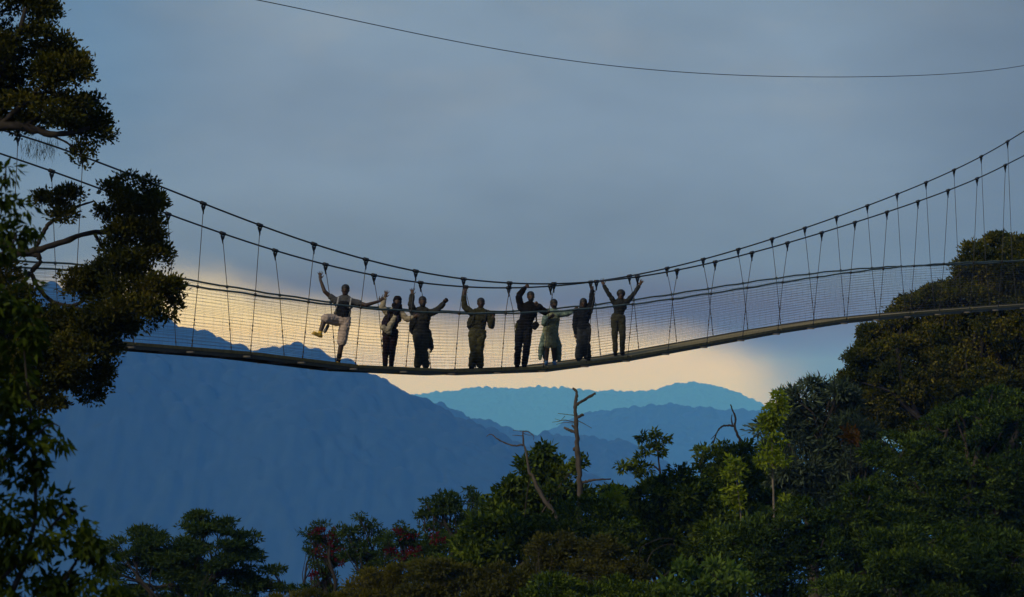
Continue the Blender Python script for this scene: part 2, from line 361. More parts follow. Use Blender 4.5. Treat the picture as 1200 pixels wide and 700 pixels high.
def hanger(s, sd):
    fc, fr = (cable_near, rail_near) if sd > 0 else (cable_far, rail_far)
    zt, zr, zb = float(fc(s)), float(fr(s)), float(deck_z(s)) - .02
    ra = random.Random(int(s * 100) + (7 if sd > 0 else 0)); j = ra.uniform(-.05, .05)
    top = B(s, sd * WC, zt - .10); mid = B(s + j * .5, sd * (WR + .035), zr); bot = B(s + j, sd * WH, zb)
    mb = MB()
    mb.tube([top, (top + mid) / 2, mid, mid * .5 + bot * .5, bot], .0085, 5)
    for t in (.52, .60, .86, .94):            # crimped sleeves along the lower end
        a = mid + (bot - mid) * t; b = mid + (bot - mid) * (t + .035); mb.tube([a, b], .017, 6)
    h = mb.build('hanger', M['rope'], bridge)
    cl = MB(); tp = B(s, sd * WC, zt)
    g = (B(s + .1, sd * WC, float(fc(s + .1))) - tp); g /= np.linalg.norm(g)
    cl.tube([tp - g * .07, tp + g * .07], .045, 8)
    dn = np.array([0, 0, -1.0]); q = tp + dn * .05
    cl.tube([q - g * .045, q - g * .02 + dn * .05, tp + dn * .17, tp + dn * .23], [.026, .03, .02, .012], 6)
    cl.tube([q + g * .045, q + g * .02 + dn * .05, tp + dn * .15], [.022, .026, .014], 6)
    c = cl.build('clamp', M['clamp'], h)
    c.matrix_parent_inverse = h.matrix_world.inverted()
    me = c.data; off = np.array(bridge.location); co = np.empty(len(me.vertices) * 3); me.vertices.foreach_get('co', co)
    me.vertices.foreach_set('co', (co.reshape(-1, 3) - off).ravel()); c.matrix_parent_inverse.identity()
    nb = MB(); nb.tube([mid + np.array([0, 0, .03]), mid - np.array([0, 0, .035])], .033, 6)   # binding on the handrail
    k = nb.build('binding', M['clamp'], h); me = k.data; co = np.empty(len(me.vertices) * 3); me.vertices.foreach_get('co', co)
    me.vertices.foreach_set('co', (co.reshape(-1, 3) - off).ravel())
for s in near_s: hanger(s, 1)
for s in far_s: hanger(s, -1)
for sd, fr in ((1, rail_near), (-1, rail_far)):      # netting: long cords with thin cross ties
    mb = MB(); sn = np.unique(np.concatenate([np.arange(S0, S1, .58), DN[(DN[:, 0] > S0) & (DN[:, 0] < S1), 0]])); nh = 19
    for i in range(nh):
        t = (i + .6) / nh; ph = rng.uniform(0, 6)
        mb.tube([B(s, sd * (WR + (WH - .06 - WR) * t), float(fr(s)) * (1 - t) + (deck_z(s) + .05) * t + .006 * math.sin(s * 2.1 + ph)) for s in sn], .0031, 3, False)
    for s in np.arange(S0, S1, .29):
        mb.tube([B(s, sd * WR, float(fr(s))), B(s, sd * (WH - .06), float(deck_z(s)))], .0011, 3, False)
    mb.build('side_net', M['net'], bridge, False)
def strip(name, o0, o1, z0, z1, m, gap=0.012):      # straight deck sections butted at the joints
    mb = MB()
    k = [S0] + [float(x) for x in DN[:, 0] if S0 < x < S1] + [S1]
    for a, b in zip(k[:-1], k[1:]):
        a2, b2 = a + gap, b - gap; za, zb = float(deck_z(a2)), float(deck_z(b2))
        mb.box8([B(a2, o1, za + z0), B(b2, o1, zb + z0), B(b2, o0, zb + z0), B(a2, o0, za + z0), B(a2, o1, za + z1), B(b2, o1, zb + z1), B(b2, o0, zb + z1), B(a2, o0, za + z1)])
    return mb.build(name, m, bridge, False)
strip('deck_plank', -.17, .17, -.05, -.01, M['deck'])
strip('deck_plank', .185, WD - .07, -.055, -.013, M['deck'])
strip('deck_plank', -WD + .07, -.185, -.052, -.014, M['deck'])
for sd in (1, -1):
    mb_top = strip('side_beam', sd * (WD - .035) - .035, sd * (WD - .035) + .035, -.13, .0, M['beam'])
    strip('edge_strip', sd * (WD + .012) - .011, sd * (WD + .012) + .011, -.055, .012, M['deck'], .02)
tr0 = None
for s in near_s:                              # cross-bars under the deck carry the hangers
    z = float(deck_z(s)) - .105
    a, b = B(s, -WH - .03, z), B(s, WH + .03, z); q = np.array([BD[0], BD[1], 0]) * .022; u = np.array([0, 0, .018])
    MB().box8([a - q - u, b - q - u, b + q - u, a + q - u, a - q + u, b - q + u, b + q + u, a + q + u]).build('transom', M['transom'], bridge, False)
for s in (S0 + .2, S1 - .2):                  # timber towers at the ends
    mb = MB()
    for sd in (1, -1):
        zb = float(ground_z(*B(s, sd * 1.02, 0)[:2])) - .5; zt = float((cable_near if sd > 0 else cable_far)(s)) + .15
        mb.tube([B(s, sd * 1.02, zb), B(s, sd * 1.02, (zb + zt) / 2), B(s, sd * 1.02, zt)], [.19, .165, .14], 12)
    zc = float(cable_near(s)) - .3; mb.tube([B(s, -1.2, zc), B(s, 1.2, zc)], .09, 10)
    mb.tube([B(s, -1.2, float(deck_z(s)) - .3), B(s, 1.2, float(deck_z(s)) - .3)], .1, 10)
    mb.build('tower', M['bark'], bridge)
ov = curve([(1.77, 8.72), (4.62, 8.63), (7.66, 8.48), (10.93, 8.37), (14.46, 8.40), (18.26, 8.53), (22.37, 8.75), (26.85, 9.09), (31.73, 9.61), (37.08, 10.34)])
ovm = MB().tube([B(s, 0, float(ov(s))) for s in np.arange(-14, 52, .6)], .0105, 6).build('overhead_cable', M['wire'])
tag(ovm, 'single thin dark cable sagging across the open sky high above the bridge', 'cable')

# ------------------------------------------------------------------ people
def remeshed(name, prims, voxel, m, parent, smooth_it=3):
    mb = MB()
    for p in prims:
        if p[0] == 'c':                       # tapered capsule
            _, a, b, ra, rb = p; a = np.asarray(a, float); b = np.asarray(b, float)
            mb.tube([a, b], [ra, rb], 12); mb.ball(a, ra, 12, 8); mb.ball(b, rb, 12, 8)
        else:                                  # oriented ellipsoid: centre, axes (3x3 rows), radii
            _, c, ax, r = p; t = MB().ball((0, 0, 0), (1, 1, 1), 14, 10); V = np.vstack(t.v) * np.asarray(r)
            mb.add(V @ np.asarray(ax) + np.asarray(c), np.vstack(t.f))
    o = mb.build(name, m, parent)
    r = o.modifiers.new('r', 'REMESH'); r.mode = 'VOXEL'; r.voxel_size = voxel; r.use_smooth_shade = True
    sm = o.modifiers.new('s', 'SMOOTH'); sm.iterations = smooth_it; sm.factor = .5
    me = bpy.data.meshes.new_from_object(o.evaluated_get(bpy.context.evaluated_depsgraph_get()))
    old = o.data; o.modifiers.clear(); o.data = me; me.name = name; bpy.data.meshes.remove(old)
    if m.name.startswith('fabric') and voxel > .0105:      # folds and sag in the cloth
        nv = len(me.vertices); co = np.empty(nv * 3); no = np.empty(nv * 3)
        me.vertices.foreach_get('co', co); me.vertices.foreach_get('normal', no); co = co.reshape(-1, 3); no = no.reshape(-1, 3)
        a = co[:, 0] * 11 + co[:, 2] * 6 + co[:, 1] * 9; b = co[:, 2] * 13 - co[:, 0] * 5
        f = (np.abs(fbm(a, b, nv % 97, 3) - .5) * -2 + .35) * .034
        co = co + no * f[:, None]; me.vertices.foreach_set('co', co.ravel()); me.update()
    return o
def nrm(v): v = np.asarray(v, float); return v / (np.linalg.norm(v) + 1e-9)
def lerp(a, b, t): return a + (b - a) * t
def hand_prims(wr, tip, side_sign, mode, fwd):
    h = nrm(tip - wr); sv = nrm(np.cross(h, fwd)) * side_sign; n = nrm(np.cross(sv, h)); n = n if np.dot(n, fwd) > 0 else -n
    pc = wr + h * .055
    pr = [('e', pc, np.array([sv, n, h]), (.043, .018, .056)), ('c', wr - h * .02, wr + h * .03, .027, .026)]
    lens = (.062, .080, .086, .080); spread = (-.42, -.14, .12, .40)
    for i in range(4):
        a = spread[i] * (1.0 if mode == 'open' else .35); base = pc + h * .042 + sv * (-.031 + .021 * i)
        d = nrm(h * math.cos(a) + sv * math.sin(a)); l = lens[3 - i] if False else lens[i]
        if mode == 'open' or (mode == 'point' and i == 2):
            k = base + d * l * .55; t = k + nrm(d + n * .18) * l * .5
        else:
            k = base + nrm(d * .7 + n * .7) * l * .45; t = k + nrm(n * .5 - d * .85) * l * .45
        pr += [('c', base, k, .0105, .0098), ('c', k, t, .0098, .0085)]
    tb = pc - h * .025 + sv * .036; a = .75 if mode == 'open' else .25
    d = nrm(h * math.cos(a) + sv * math.sin(a) + n * .15); k = tb + d * .04
    pr += [('c', tb, k, .0135, .0115), ('c', k, k + nrm(d + h * .4 + (n * .5 if mode != 'open' else 0)) * .034, .0115, .0095)]
    return pr
CLOTH = {}
def cloth(col, col2=None, sc=14, rough=.9):
    key = (col, col2)
    if key not in CLOTH: CLOTH[key] = mat('fabric', tuple(c * (.66 if max(col) > .2 else .36) for c in col), tuple(c * (.56 if max(col) > .2 else .30) for c in (col2 or tuple(x * .65 for x in col))), sc, rough, .1, bump=.25)
    return CLOTH[key]
SKIN = [mat('dark_skin', (.034, .018, .012), (.024, .012, .008), 20, .55, .4), mat('brown_skin', (.054, .028, .018), (.038, .020, .012), 20, .55, .4)]
HAIR = mat('black_hair', (.012, .011, .011), (.006, .006, .006), 60, .6, .3)
EYE = mat('eye', (.35, .33, .30), (.30, .28, .26), 20, .3)
FWD = np.array([0, -1.0, 0])
def person(spec):
    """spec holds joint positions read off the photo; L and R are sides of the picture"""
    q = dict(spec['j']); fx = (q['anL'][0] + q['anR'][0]) / 2 if not spec.get('kick') else q['anR'][0]
    u = (fx - 600) / F; off = spec.get('off', .08); bx = BC + BN * off
    s = (bx[0] - u * bx[1]) / (u * BD[1] - BD[0]); Y0 = bx[1] + BD[1] * s
    def J(v): x, y, d = (v + (0,))[:3]; p = P(x, y, Y0); return p + np.array([0, -d, 0]) * 1.0
    j = {k: J(v) for k, v in q.items()}
    foot = min(j['anL'][2], j['anR'][2]); dz = float(deck_z(s)) - .005 + .085 - foot
    for k in j: j[k] = j[k] + np.array([0, 0, dz])
    base = np.array([j['anR'][0] if spec.get('kick') else (j['anL'][0] + j['anR'][0]) / 2, Y0, float(deck_z(s))])
    root = empty('person', base, spec['label'], 'person', 'walkers posing on the suspension bridge')
    wm = spec.get('woman', False); g = 1.03 if wm else 1.13
    for sd in 'LR':
        if 'el' + sd not in j: j['el' + sd] = (j['sh' + sd] + j['wr' + sd]) / 2
        if 'kn' + sd not in j: j['kn' + sd] = (j['hip'] + j['an' + sd]) / 2 + np.array([0, -.03, 0])
    right = nrm(j['shR'] - j['shL']); up = nrm((j['shL'] + j['shR']) / 2 - j['hip']); fw = nrm(np.cross(right, up)); fw = fw if fw[1] < 0 else -fw
    right = nrm(np.cross(up, fw)); right = right if right[0] > 0 else -right
    ax = np.array([right, fw, up]); chest = (j['shL'] + j['shR']) / 2
    hl, hr = j['hip'] - right * .085 * g, j['hip'] + right * .085 * g
    hipw = .172 * g if not wm else .178; wst = .150 if not wm else .118
    def torso(inf, lo=0.0, hi=1.0):
        rows = [(-.02, hipw, .105), (.15, hipw * .97, .105), (.36, wst, .092), (.55, wst * 1.08, .098), (.75, .172 * g, .118), (.90, .160 * g, .105)]
        return [('e', lerp(j['hip'], chest, t), ax, (a + inf, b + inf, .10 + inf * .5)) for t, a, b in rows if lo <= t <= hi]
    def arm(sd, inf, a=0.0, b=1.0):
        sh, el, wr = j['sh' + sd], j['el' + sd], j['wr' + sd]; out = []
        r0, r1, r2 = .052 * g, .042 * g, .029 * g
        if a < .5: e = min(b * 2, 1.0); out.append(('c', sh, lerp(sh, el, e), r0 + inf, lerp(r0, r1, e) + inf))
        if b > .5: e = (b - .5) * 2; out.append(('c', el, lerp(el, wr, e), r1 + inf, lerp(r1, r2, e) + inf))
        return out
    def leg(sd, inf, a=0.0, b=1.0, flare=0):
        hp, kn, an = (hl if sd == 'L' else hr), j['kn' + sd], j['an' + sd]; out = []
        r0, r1, r2 = .090 * g, .060 * g, .042 * g
        if a < .5:
            a0, e = a * 2, min(b * 2, 1.0); out.append(('c', lerp(hp, kn, a0), lerp(hp, kn, e), lerp(r0, r1, a0) + inf, lerp(r0, r1, e) + inf + flare))
        if b > .5:
            a0, e = max(0, (a - .5) * 2), (b - .5) * 2
            calf = lerp(kn, an, .3)
            out.append(('c', lerp(kn, an, a0), lerp(kn, an, e), lerp(r1, r2, a0) + inf + flare, lerp(r1, r2, e) + inf + flare))
            if a0 < .3 < e and not flare: out.append(('c', calf, calf + fw * -.012, .058 * g + inf, .055 * g + inf))
        return out
    # ---- body: one continuous surface
    hd = j['head']; hf = nrm(FWD + np.array([spec.get('look', 0), 0, spec.get('nod', 0)])); hu = nrm(np.array([spec.get('tilt', 0), 0, 1.0])); hr_ = nrm(np.cross(hf, hu)); hr_ = hr_ if hr_[0] > 0 else -hr_
    hu = nrm(np.cross(hr_, hf)); hu = hu if hu[2] > 0 else -hu
    hax = np.array([hr_, hf, hu]); hg = 1.10 if wm else 1.17
    neck0 = chest + up * .03
    body = torso(0) + [('c', neck0, hd - hu * .07, .058 * g, .05 * g), ('c', j['shL'] + right * .02, j['shR'] - right * .02, .06 * g, .06 * g), ('c', lerp(neck0, hd, .38), lerp(chest, j['shL'], .8), .055 * g, .05 * g), ('c', lerp(neck0, hd, .38), lerp(chest, j['shR'], .8), .055 * g, .05 * g),
        ('e', hd + hu * .015, hax, (.076 * hg, .093 * hg, .104 * hg)), ('e', hd + hf * .018 - hu * .055, hax, (.060 * hg, .068 * hg, .066 * hg)),
        ('c', hd + hf * .088 + hu * .01, hd + hf * .104 - hu * .026, .010, .015), ('e', hd + hf * .072 + hu * .03, hax, (.055, .022, .012)),
        ('e', hd + hf * .082 - hu * .056, hax, (.024, .010, .009)),
        ('e', hd + hr_ * .076 * hg - hu * .005, hax, (.010, .020, .030)), ('e', hd - hr_ * .076 * hg - hu * .005, hax, (.010, .020, .030))]
    for sd in 'LR':
        body += arm(sd, 0) + leg(sd, 0)
        body += hand_prims(j['wr' + sd], j['hd' + sd], spec.get('thumb' + sd, 1 if sd == 'L' else -1), spec.get('mode' + sd, 'open'), spec.get('palm', FWD))
        an, kn = j['an' + sd], j['kn' + sd]; tdir = nrm(spec.get('toe' + sd, (.12 if sd == 'R' else -.12, -1, -.05))); dn = nrm(an - kn)
        body += [('c', an, an + dn * .045, .042, .042), ('c', an + dn * .05 - tdir * .03, an + dn * .055 + tdir * .13, .036, .028)]
    remeshed('body', body, .0085, spec['skin'], root, 2)
    er = MB()
    for sx in (-1, 1): er.ball(hd + hf * .079 + hr_ * .032 * sx + hu * .012, (.013, .010, .009), 8, 6)
    er.build('eyes', EYE, root)
    for nm, fn in spec['wear']: fn(dict(j=j, torso=torso, arm=arm, leg=leg, ax=ax, right=right, up=up, fw=fw, hd=hd, hax=hax, hf=hf, hu=hu, hr=hr_, root=root, chest=chest, hl=hl, hr2=hr, g=g, hg=hg), nm)
    return root
def W(inf=.016, m=None, parts='', lo=0., hi=1., vox=.013, arms=(0, 1), legs=(0, 1), flare=0, extra=None):
    """a garment: which body regions it covers, how loosely"""
    def fn(k, nm):
        pr = []
        if 't' in parts: pr += k['torso'](inf, lo, hi)
        if 's' in parts:
            pr.append(('c', k['j']['shL'] + k['right'] * .02, k['j']['shR'] - k['right'] * .02, .06 * k['g'] + inf, .06 * k['g'] + inf))
            for sh in ('shL', 'shR'): pr.append(('c', lerp(k['chest'], k['hd'], .34), lerp(k['chest'], k['j'][sh], .8), .052 * k['g'] + inf, .05 * k['g'] + inf))
        for sd in 'LR':
            if 'a' in parts or ('A' + sd) in parts: pr += k['arm'](sd, inf, *arms)
            if 'l' in parts: pr += k['leg'](sd, inf, *legs, flare)
        if 'b' in parts: pr += k['torso'](inf, -.05, .2)
        if extra: pr += extra(k)
        remeshed(nm, pr, vox, m, k['root'])
    return fn
def shoes(m, sole=None, top=.05):
    def fn(k, nm):
        for sd in 'LR':
            an, kn = k['j']['an' + sd], k['j']['kn' + sd]; dn = nrm(an - kn); td = nrm(k['toe'][sd]) if 'toe' in k else nrm((.12 if sd == 'R' else -.12, -1, -.05))
            if sd in KICK.get(id(k['root']), {}): td = nrm(KICK[id(k['root'])][sd])
            pr = [('c', an - dn * top, an + dn * .05, .050, .05), ('c', an + dn * .048 - td * .045, an + dn * .055 + td * .15, .044, .038), ('c', an + dn * .066 - td * .05, an + dn * .07 + td * .16, .03, .028)]
            o = remeshed(nm, pr, .011, m, k['root'])
            if sole:
                sm = [('c', an + dn * .082 - td * .055 + k['right'] * x, an + dn * .082 + td * .17 + k['right'] * x, .018, .018) for x in (-.025, 0, .025)]
                so = remeshed('sole', sm, .011, sole, k['root']); so.parent = o
    return fn
KICK = {}
def hair(kind):
    def fn(k, nm):
        hd, ax, hu, hf, hr_, hg = k['hd'], k['hax'], k['hu'], k['hf'], k['hr'], k['hg']
        pr = [('e', hd + hu * .046 - hf * .014, ax, (.090 * hg, .104 * hg, .092 * hg))]
        if kind == 'short': pr = [('e', hd + hu * .050 - hf * .010, ax, (.084 * hg, .100 * hg, .082 * hg))]
        if kind == 'long':
            for sx in (-1, 1):
                pr += [('c', hd + hr_ * .06 * sx - hf * .02, hd + hr_ * .085 * sx - hu * .2 - hf * .0, .045, .04), ('c', hd + hr_ * .085 * sx - hu * .2, hd + hr_ * .08 * sx - hu * .34 + hf * .06, .04, .025)]
            pr.append(('c', hd - hf * .05, hd - hf * .07 - hu * .3, .075, .08))
        if kind == 'bun': pr.append(('e', hd - hf * .10 - hu * .03, ax, (.05, .05, .055)))
        if kind == 'afro': pr = [('e', hd + hu * .045 - hf * .012, ax, (.118, .116, .112)), ('c', hd - hf * .06, hd - hf * .07 - hu * .13, .085, .07)]
        remeshed(nm, pr, .012, HAIR, k['root'])
    return fn
def beard(m):
    def fn(k, nm):
        hd, ax = k['hd'], k['hax']; remeshed(nm, [('e', hd + k['hf'] * .026 - k['hu'] * .062, ax, (.074, .080, .064))], .01, m, k['root'])
    return fn
def backpack(m, side, w=.16, h=.24, d=.11, drop=.05, strap=None, back=.17):
    """pack on the back, showing past one side of the torso"""
    def fn(k, nm):
        c = lerp(k['j']['hip'], k['chest'], .58) - k['fw'] * back + k['right'] * side - k['up'] * drop
        pr = [('e', c, k['ax'], (w, d, h)), ('e', c - k['up'] * h * .35 - k['fw'] * .03, k['ax'], (w * .9, d, h * .55)), ('e', c + k['up'] * h * .4, k['ax'], (w * .8, d * .9, h * .5)), ('e', c - k['fw'] * .08 - k['up'] * .1, k['ax'], (w * .7, d * .8, h * .42))]
        o = remeshed(nm, pr, .014, m, k['root'])
        for sx in (-1, 1):
            a = lerp(k['j']['shL'], k['j']['shR'], .5 + .33 * sx)
            pts = [c + k['up'] * h * .6 + k['right'] * .09 * sx, a + k['up'] * .085 - k['fw'] * .06, a + k['up'] * .075 + k['fw'] * .07, a - k['up'] * .12 + k['fw'] * .145, a - k['up'] * .3 + k['fw'] * .12 + k['right'] * .03 * sx, c - k['up'] * h * .5 + k['right'] * .12 * sx]
            b = MB().tube(pts, .022, 6).build('strap', strap or m, k['root']); b.parent = o
    return fn
def blob(m, prims, vox=.012):
    def fn(k, nm): remeshed(nm, prims(k), vox, m, k['root'])
    return fn
BLK = cloth((.016, .016, .019), (.010, .010, .012)); NAVY = cloth((.022, .028, .042), (.014, .018, .028))
def build_people():
    # first: kicking man
    toeL = (-.75, -.55, .35)
    def vest(k): return [('e', lerp(k['j']['hip'], k['chest'], t) + k['fw'] * .03, k['ax'], (.155, .125, .10)) for t in (.3, .5, .7, .85)]
    spec = dict(label='man in a grey T-shirt and pale shorts kicking one leg up with arms flung wide', skin=SKIN[0], kick=True, off=.1, modeL='open', modeR='open', toeL=toeL, toeR=(-.2, -1, -.1), look=-.15, thumbL=1, thumbR=-1,
        j=dict(head=(404.8, 338), hip=(400, 374), shL=(392.5, 350), shR=(415, 351.5), elL=(380.6, 339.5, .05), wrL=(375.2, 325), hdL=(375.3, 317.5), elR=(429, 355.5, .05), wrR=(444, 351), hdR=(450.5, 346),
               knL=(381.8, 371.5, .28), anL=(376.3, 388.5, .38), knR=(400.5, 399.5, .03), anR=(396.5, 421)), wear=[])
    SHIRT = cloth((.17, .175, .19), (.12, .13, .15)); SHORT = cloth((.62, .50, .44), (.50, .40, .36)); VEST = cloth((.03, .032, .04), (.018, .02, .026))
    def kshoes(k, nm):
        KICK[id(k['root'])] = dict(L=toeL, R=(-.2, -1, -.1)); shoes(mat('shoe_yellow', (.50, .32, .05), (.42, .26, .04), 10, .7), mat('shoe_sole', (.55, .36, .06), (.45, .3, .05), 10, .7))(k, nm)
    def socks(k, nm):
        an, kn = k['j']['anR'], k['j']['knR']; remeshed(nm, [('c', lerp(kn, an, .62), an, .052, .05)], .011, BLK, k['root'])
    spec['wear'] = [('cap', hair('short')), ('shirt', W(.018, SHIRT, 'tsa', arms=(0, .2), lo=.1)), ('vest', W(.0, VEST, 'x', extra=vest)), ('shorts', W(.03, SHORT, 'bl', legs=(0, .47), flare=.012)),
        ('backpack', backpack(VEST, .03, .15, .22, .10, .08, cloth((.45, .45, .46)))), ('shoe', kshoes), ('sock', socks),
        ('bottle', blob(mat('bottle', (.09, .09, .10), None, 5, .4), lambda k: [('c', k['hl'] + k['right'] * -.18 + k['fw'] * .14 - k['up'] * .16, k['hl'] + k['right'] * -.23 + k['fw'] * .14 - k['up'] * .30, .04, .042)])),
        ('hanging_strap', blob(BLK, lambda k: [('c', k['hr2'] + k['right'] * .1 + k['up'] * .08, k['hr2'] + k['right'] * .06 - k['up'] * .22, .018, .014), ('c', k['hr2'] + k['right'] * .06 - k['up'] * .22, k['hr2'] + k['right'] * .1 - k['up'] * .25, .02, .016)]))]
    person(spec)
    # second: woman, headscarf
    CREAM = cloth((.42, .36, .26), (.33, .28, .20)); PURP = cloth((.055, .04, .075), (.035, .026, .05)); MAR = cloth((.06, .032, .038), (.042, .022, .028)); SHAWL = cloth((.50, .44, .33), (.40, .35, .26))
    def scarf(k, nm):
        hd, hr_, hu, hf = k['hd'], k['hr'], k['hu'], k['hf']
        remeshed(nm, [('e', hd + hu * .040 - hf * .022, k['hax'], (.104, .112, .118)), ('c', hd - hu * .08 + hf * .03 - hr_ * .05, hd - hu * .08 + hf * .03 + hr_ * .05, .07, .07), ('c', hd - hf * .03, hd - hu * .16 - hf * .02, .085, .10), ('c', hd - hu * .14 + hf * .05, hd - hu * .26 + hf * .09, .085, .075),
             ('c', hd + hr_ * .08 - hu * .12, hd + hr_ * .10 - hu * .40 + hf * .06, .045, .028), ('c', hd - hr_ * .05 - hu * .2 + hf * .09, hd - hr_ * .16 - hu * .26 + hf * .08, .05, .05)], .013, PURP_D, k['root'])
    PURP_D = cloth((.020, .018, .030), (.013, .012, .02))
    person(dict(label='woman in a dark headscarf and cream cardigan waving beside the kicking man', skin=SKIN[1], woman=True, off=.06, modeL='open', modeR='open', tilt=.1,
        j=dict(head=(465.5, 355), hip=(457.2, 392.5), shL=(454.2, 367.5), shR=(470, 368), elL=(447.8, 360.5, .06), wrL=(451.2, 349.5), hdL=(453.2, 342), elR=(477.3, 375, .06), wrR=(484.5, 373, .16), hdR=(489, 370.5, .18),
               anL=(451.2, 427.5), anR=(458.6, 427.5), knL=(452.3, 410, .04), knR=(460, 410, .03)),
        wear=[('headscarf', scarf), ('cardigan', W(.022, CREAM, 'sa', arms=(0, .9))), ('top', W(.018, cloth((.06, .05, .05), (.045, .036, .036)), 't', lo=-.1)), ('leggings', W(.012, MAR, 'bl', legs=(0, .98))), ('shoe', shoes(BLK)),
            ('shoulder_bag', blob(SHAWL, lambda k: [('c', k['j']['shR'] + k['fw'] * .1 - k['right'] * .12 - k['up'] * .08, k['hl'] + k['fw'] * .17 + k['up'] * .10 + k['right'] * .03, .05, .08), ('c', k['hl'] + k['fw'] * .17 + k['up'] * .12 - k['right'] * .08, k['hl'] + k['fw'] * .17 + k['up'] * .05 + k['right'] * .06, .075, .06)])),
            ('backpack', backpack(PURP, -.13, .13, .21, .10, .07))]))
    # third: bearded man
    CAM = cloth((.085, .085, .075), (.045, .048, .042), 9); GTR = cloth((.13, .125, .10), (.085, .085, .07), 8); DGR = cloth((.028, .03, .033), (.018, .02, .022))
    person(dict(label='bearded man in a dark jacket raising an open hand and a gloved fist', skin=SKIN[1], off=.05, modeL='open', modeR='fist', look=.1,
        j=dict(head=(495.2, 354), hip=(494.3, 393), shL=(484.5, 366), shR=(504.3, 367), elL=(481.8, 357.5, .1), wrL=(482.9, 346.5), hdL=(483.1, 339), elR=(512, 364, .05), wrR=(519.5, 356.5), hdR=(523, 351.5),
               anL=(489.2, 428.5), anR=(499, 428.8)),
        wear=[('hair', hair('short')), ('beard', beard(HAIR)), ('jacket', W(.028, CAM, 'tsa', arms=(0, .96), lo=-.1)), ('trousers', W(.024, GTR, 'bl', legs=(0, .98), flare=.014)), ('shoe', shoes(DGR)),
            ('backpack', backpack(DGR, -.17, .14, .22, .11, .10)), ('glove', blob(BLK, lambda k: [('e', lerp(k['j']['wrR'], k['j']['hdR'], .7), k['ax'], (.058, .05, .06)), ('c', k['j']['wrR'], k['j']['hdR'], .035, .05)])),
            ('tied_jumper', blob(CAM, lambda k: [('c', k['hr2'] + k['up'] * .05 + k['right'] * .08, k['hr2'] + k['right'] * .14 - k['up'] * .28, .06, .05), ('c', k['hr2'] + k['right'] * .14 - k['up'] * .28, k['hr2'] + k['right'] * .12 - k['up'] * .4, .05, .025)]))]))
    # fourth: man in olive
    OLV = cloth((.095, .095, .055), (.06, .06, .035), 8); CMO = cloth((.16, .15, .07), (.06, .065, .035), 7); OPK = cloth((.075, .075, .055), (.05, .05, .037))
    person(dict(label='man in an olive shirt and camouflage trousers with one open palm raised high', skin=SKIN[0], off=.05, modeL='open', modeR='fist', 
        j=dict(head=(563.6, 356.5), hip=(559.3, 393.5), shL=(552.5, 367.5), shR=(572.5, 369), elL=(544.3, 360.5, .03), wrL=(543.2, 346), hdL=(545.3, 339), elR=(575.8, 383.5, .1), wrR=(578.2, 373, .25), hdR=(579, 367.5, .27),
               anL=(552.9, 429.5), anR=(562.8, 429.5)),
        wear=[('cap', hair('short')), ('shirt', W(.024, OLV, 'tsa', arms=(0, .9), lo=-.1)), ('trousers', W(.026, CMO, 'bl', legs=(0, .97), flare=.016)), ('shoe', shoes(DGR)), ('backpack', backpack(OPK, -.15, .14, .20, .12, .03, OPK)),
            ('neck_cloth', blob(OPK, lambda k: [('c', k['chest'] + k['up'] * .07 - k['right'] * .05, k['chest'] + k['up'] * .07 + k['right'] * .05, .07, .07)]))]))
    # fifth: man in black
    DTR = cloth((.030, .031, .036), (.019, .02, .024))
    person(dict(label='tall man in a black jacket gripping the upper cable with one hand', skin=SKIN[1], off=.05, modeL='fist', modeR='fist', look=.2, thumbR=-1,
        j=dict(head=(622, 348.7), hip=(614, 384), shL=(610.5, 361.5), shR=(631.5, 362.5), elL=(607.8, 348, .05), wrL=(614.8, 338.5, .1), hdL=(619.2, 334, .12), elR=(639, 367, .12), wrR=(631, 359.5, .2), hdR=(627.5, 355.2, .2),
               anL=(606, 427.7), anR=(614.5, 427.7), knL=(607.5, 406, .04), knR=(617.5, 406, .04)),
        wear=[('hair', hair('short')), ('beard', beard(HAIR)), ('jacket', W(.030, BLK, 'tsa', arms=(0, .97), lo=-.1)), ('trousers', W(.020, DTR, 'bl', legs=(0, .98), flare=.006)), ('shoe', shoes(BLK)),
            ('pocket_panel', blob(cloth((.12, .12, .03), (.08, .08, .02)), lambda k: [('c', k['hl'] - k['right'] * .065 + k['fw'] * .05, k['hl'] - k['right'] * .055 - k['up'] * .2 + k['fw'] * .05, .055, .03)])),
            ('shoulder_bag', blob(BLK, lambda k: [('e', k['hr2'] + k['right'] * .17 + k['up'] * .12 + k['fw'] * .05, k['ax'], (.09, .07, .11)), ('c', k['hr2'] + k['right'] * .17 + k['up'] * .2, k['chest'] + k['right'] * .12 + k['up'] * .05 + k['fw'] * .1, .02, .02)]))]))
    # sixth: woman in mint robe
    MINT = cloth((.24, .33, .29), (.08, .13, .12), 16); DRS = cloth((.30, .32, .20), (.24, .26, .16))
    def robe(k):
        out = []
        hem = .30
        for sx in (-1, 1):
            hp = k['j']['hip'] + k['right'] * .10 * sx
            kn = (k['j']['knL'] if sx < 0 else k['j']['knR']); an = (k['j']['anL'] if sx < 0 else k['j']['anR'])
            out += [('c', lerp(k['j']['hip'], k['chest'], .6) + k['right'] * .12 * sx, hp, .07, .085), ('c', hp, kn + k['right'] * .15 * sx - k['fw'] * .03, .085, .075), ('c', kn + k['right'] * .15 * sx - k['fw'] * .03, lerp(kn, an, .85) + k['right'] * (.17 if sx < 0 else .13) * sx - k['fw'] * .03, .075, .05),
                ('c', hp - k['fw'] * .10, lerp(kn, an, .75) - k['fw'] * .13 + k['right'] * .03 * sx, .08, .07)]
        return out
